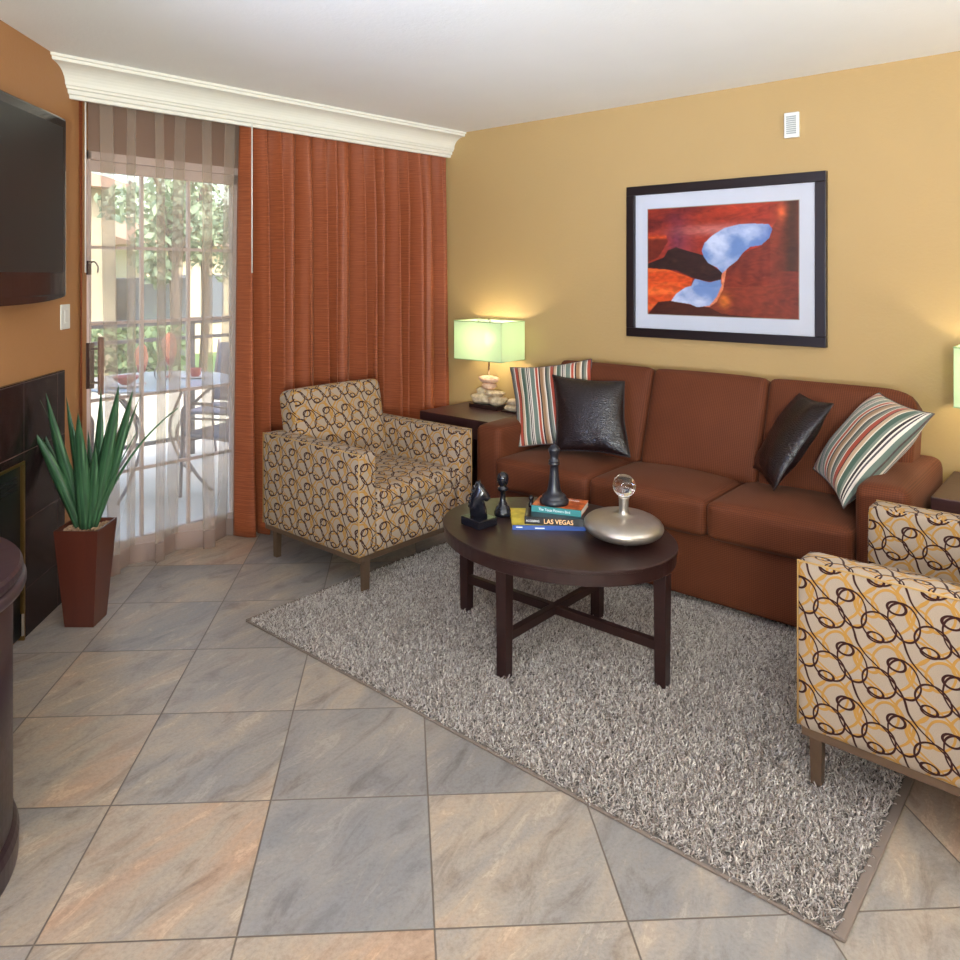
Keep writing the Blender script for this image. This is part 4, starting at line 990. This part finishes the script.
for y in (3.6, 4.4): inpar(box('window', -10.52, -10.46, y, y+.5, .5, 1.5, bd_, None, 0), h2)
inpar(box('shutter', -7.22, -7.16, -.9, .1, .2, 1.5, bd_, None, 0), h1)
sd = box('garden_shed', -8.6, -7.4, 1.35, 2.35, -.15, 1.45, bd_, None, .02); tag(sd, 'grey blue garden screen between the buildings outside', 'screen')
for y, hh, lb in ((2.75, 3.2, 'cream column at the right side of the garden outside'),):
    cl = box('column', -6.2, -5.9, y-.42, y-.10, -.15, hh, bw, None, .01); tag(cl, lb, 'column')
fol = [grassmat('tree_foliage', sr(120, 142, 112), sr(176, 192, 160), 6), grassmat('hedge_foliage', sr(96, 122, 84), sr(140, 162, 118), 9)]
def tree(x, y, h, r, label, seed, zc=None, nleaf=1900):
    g = np.random.default_rng(seed); t = empty('tree', (x, y, -.15), 0, label, 'tree')
    bm = bmesh.new(); tube(bm, spline([(0, 0, 0), (.05, .03, h*.3), (-.04, .05, h*.6), (0, 0, h*.85)]), .07, 8, None)
    for k in range(6): an = k*1.05; tube(bm, spline([(0, 0, h*(.45+.05*k)), (.35*r*math.cos(an), .35*r*math.sin(an), h*(.6+.05*k)), (.75*r*math.cos(an), .75*r*math.sin(an), h*(.7+.05*k))], 4), .025, 6)
    mk('trunk', bm, plain('bark', sr(120, 104, 92), .9), t, True)
    vs = []; fs = []
    blobs = [(g.normal(0, r*.45), g.normal(0, r*.45), h*.72+g.normal(0, r*.45), r*g.uniform(.3, .55)) for _ in range(16)]
    for i in range(nleaf):
        b = blobs[int(g.integers(len(blobs)))]; d_ = g.normal(0, 1, 3); d_ /= np.linalg.norm(d_); p = np.array(b[:3])+d_*b[3]*g.uniform(.5, 1)
        a = g.normal(0, 1, 3); a /= np.linalg.norm(a); c = np.cross(a, g.normal(0, 1, 3)); c /= np.linalg.norm(c); s = g.uniform(.05, .10); k = len(vs)
        vs += [tuple(p+a*s), tuple(p+c*s*.5), tuple(p-a*s), tuple(p-c*s*.5)]; fs.append((k, k+1, k+2, k+3))
    mkd('foliage', vs, fs, fol[0], t)
tree(-6.3, 1.45, 3.3, .75, 'leafy green tree beside the cream building outside', 3); tree(-7.4, 2.6, 3.7, .95, 'leafy green tree in the middle of the garden view', 5)
hg = []
g = np.random.default_rng(8); vs = []; fs = []
for i in range(5200):
    p = np.array([g.uniform(-5.6, -5.0), g.uniform(-3, 1.1), g.uniform(-.15, .88)]); a = g.normal(0, 1, 3); a /= np.linalg.norm(a); c = np.cross(a, g.normal(0, 1, 3)); c /= np.linalg.norm(c); s = g.uniform(.04, .08); k = len(vs)
    vs += [tuple(p+a*s), tuple(p+c*s*.5), tuple(p-a*s), tuple(p-c*s*.5)]; fs.append((k, k+1, k+2, k+3))
o = mkd('hedge', vs, fs, fol[1]); tag(o, 'clipped green hedge in front of the cream building outside', 'hedge')
cb = box('garden_curb', -3.4, -3.2, -4, 6, -.15, .45, plain('white_garden_wall', sr(222, 218, 212), .8), None, .01); tag(cb, 'low white garden wall beyond the patio railing', 'wall')

# ------------------------------------------------------------------ light
w = bpy.data.worlds.new('sky'); SC.world = w; w.use_nodes = True; nt = w.node_tree; bg = nt.nodes['Background']
sky = nt.nodes.new('ShaderNodeTexSky'); sky.sky_type = 'NISHITA'; sky.sun_disc = False; sky.sun_elevation = R(48); sky.sun_rotation = R(60); sky.air_density = 1.4; sky.dust_density = 3.0
nt.links.new(sky.outputs[0], bg.inputs[0]); bg.inputs[1].default_value = .85
def lamp(kind, name, loc, rot, power, col, **kw):
    d = bpy.data.lights.new(name, kind); d.energy = power; d.color = col
    for k, v in kw.items(): setattr(d, k, v)
    o = bpy.data.objects.new(name, d); COL.objects.link(o); o.location = loc; o.rotation_euler = rot; return o
sun = lamp('SUN', 'sun', (6, -2, 8), (0, 0, 0), 3.0, (1, .95, .88), angle=R(1.5))
sun.rotation_euler = Vector((-.62, .35, -.75)).to_track_quat('-Z', 'Y').to_euler()
lamp('AREA', 'portal', (-.06, (D0+D1)/2, 1.05), (0, R(-90), 0), 1, (1, 1, 1), shape='RECTANGLE', size=2.1, size_y=1.8).data.cycles.is_portal = True
# ceiling lamps of the room behind the viewer
lamp('AREA', 'ceiling_lamp', (3.9, -5.9, 2.46), (0, 0, 0), 20, (1, .96, .91), shape='DISK', size=.9)
lamp('AREA', 'ceiling_lamp', (5.6, -2.6, 2.46), (0, 0, 0), 8, (1, .96, .91), shape='DISK', size=.6)
lamp('AREA', 'ceiling_lamp', (2.6, -5.6, 2.46), (0, 0, 0), 20, (1, .98, .95), shape='DISK', size=.9)
def aimed(name, loc, tgt, power, col, size, spread):
    o = lamp('AREA', name, loc, (0, 0, 0), power, col, shape='DISK', size=size); o.data.spread = R(spread)
    o.rotation_euler = (Vector(tgt)-Vector(loc)).to_track_quat('-Z', 'Y').to_euler(); return o
aimed('added_ceiling_fill', (4.7, -4.7, 1.3), (2.2, -1.9, 2.5), 60, (.90, .98, .94), .5, 95)  # unseen fill light, added to brighten the ceiling
aimed('added_ceiling_fill', (2.7, -5.7, 1.3), (1.3, -2.8, 2.5), 34, (.50, .62, 1), .6, 80)  # added cool fill, tints the left part of the ceiling bluish
lamp('AREA', 'added_ceiling_fill', (4.9, -4.9, 1.55), (PI, 0, 0), 100, (.93, .97, 1), shape='DISK', size=.5)  # added upward fill behind the viewer, for a paler ceiling
lamp('AREA', 'added_blue_fill', (2.6, -5.6, 1.3), (R(150), 0, R(15)), 60, (.42, .56, 1), shape='DISK', size=.8)  # added fill for a blue cast
lamp('AREA', 'added_ceiling_fill', (5.7, -1.9, 1.45), (PI, 0, 0), 130, (.94, .98, .98), shape='DISK', size=.5)  # added upward fill out of view, lifts the ceiling on the right

vs_ = SC.view_settings; vs_.view_transform = 'Standard'; vs_.look = 'None'; vs_.gamma = 1; vs_.use_curve_mapping = False; vs_.exposure = 0.05
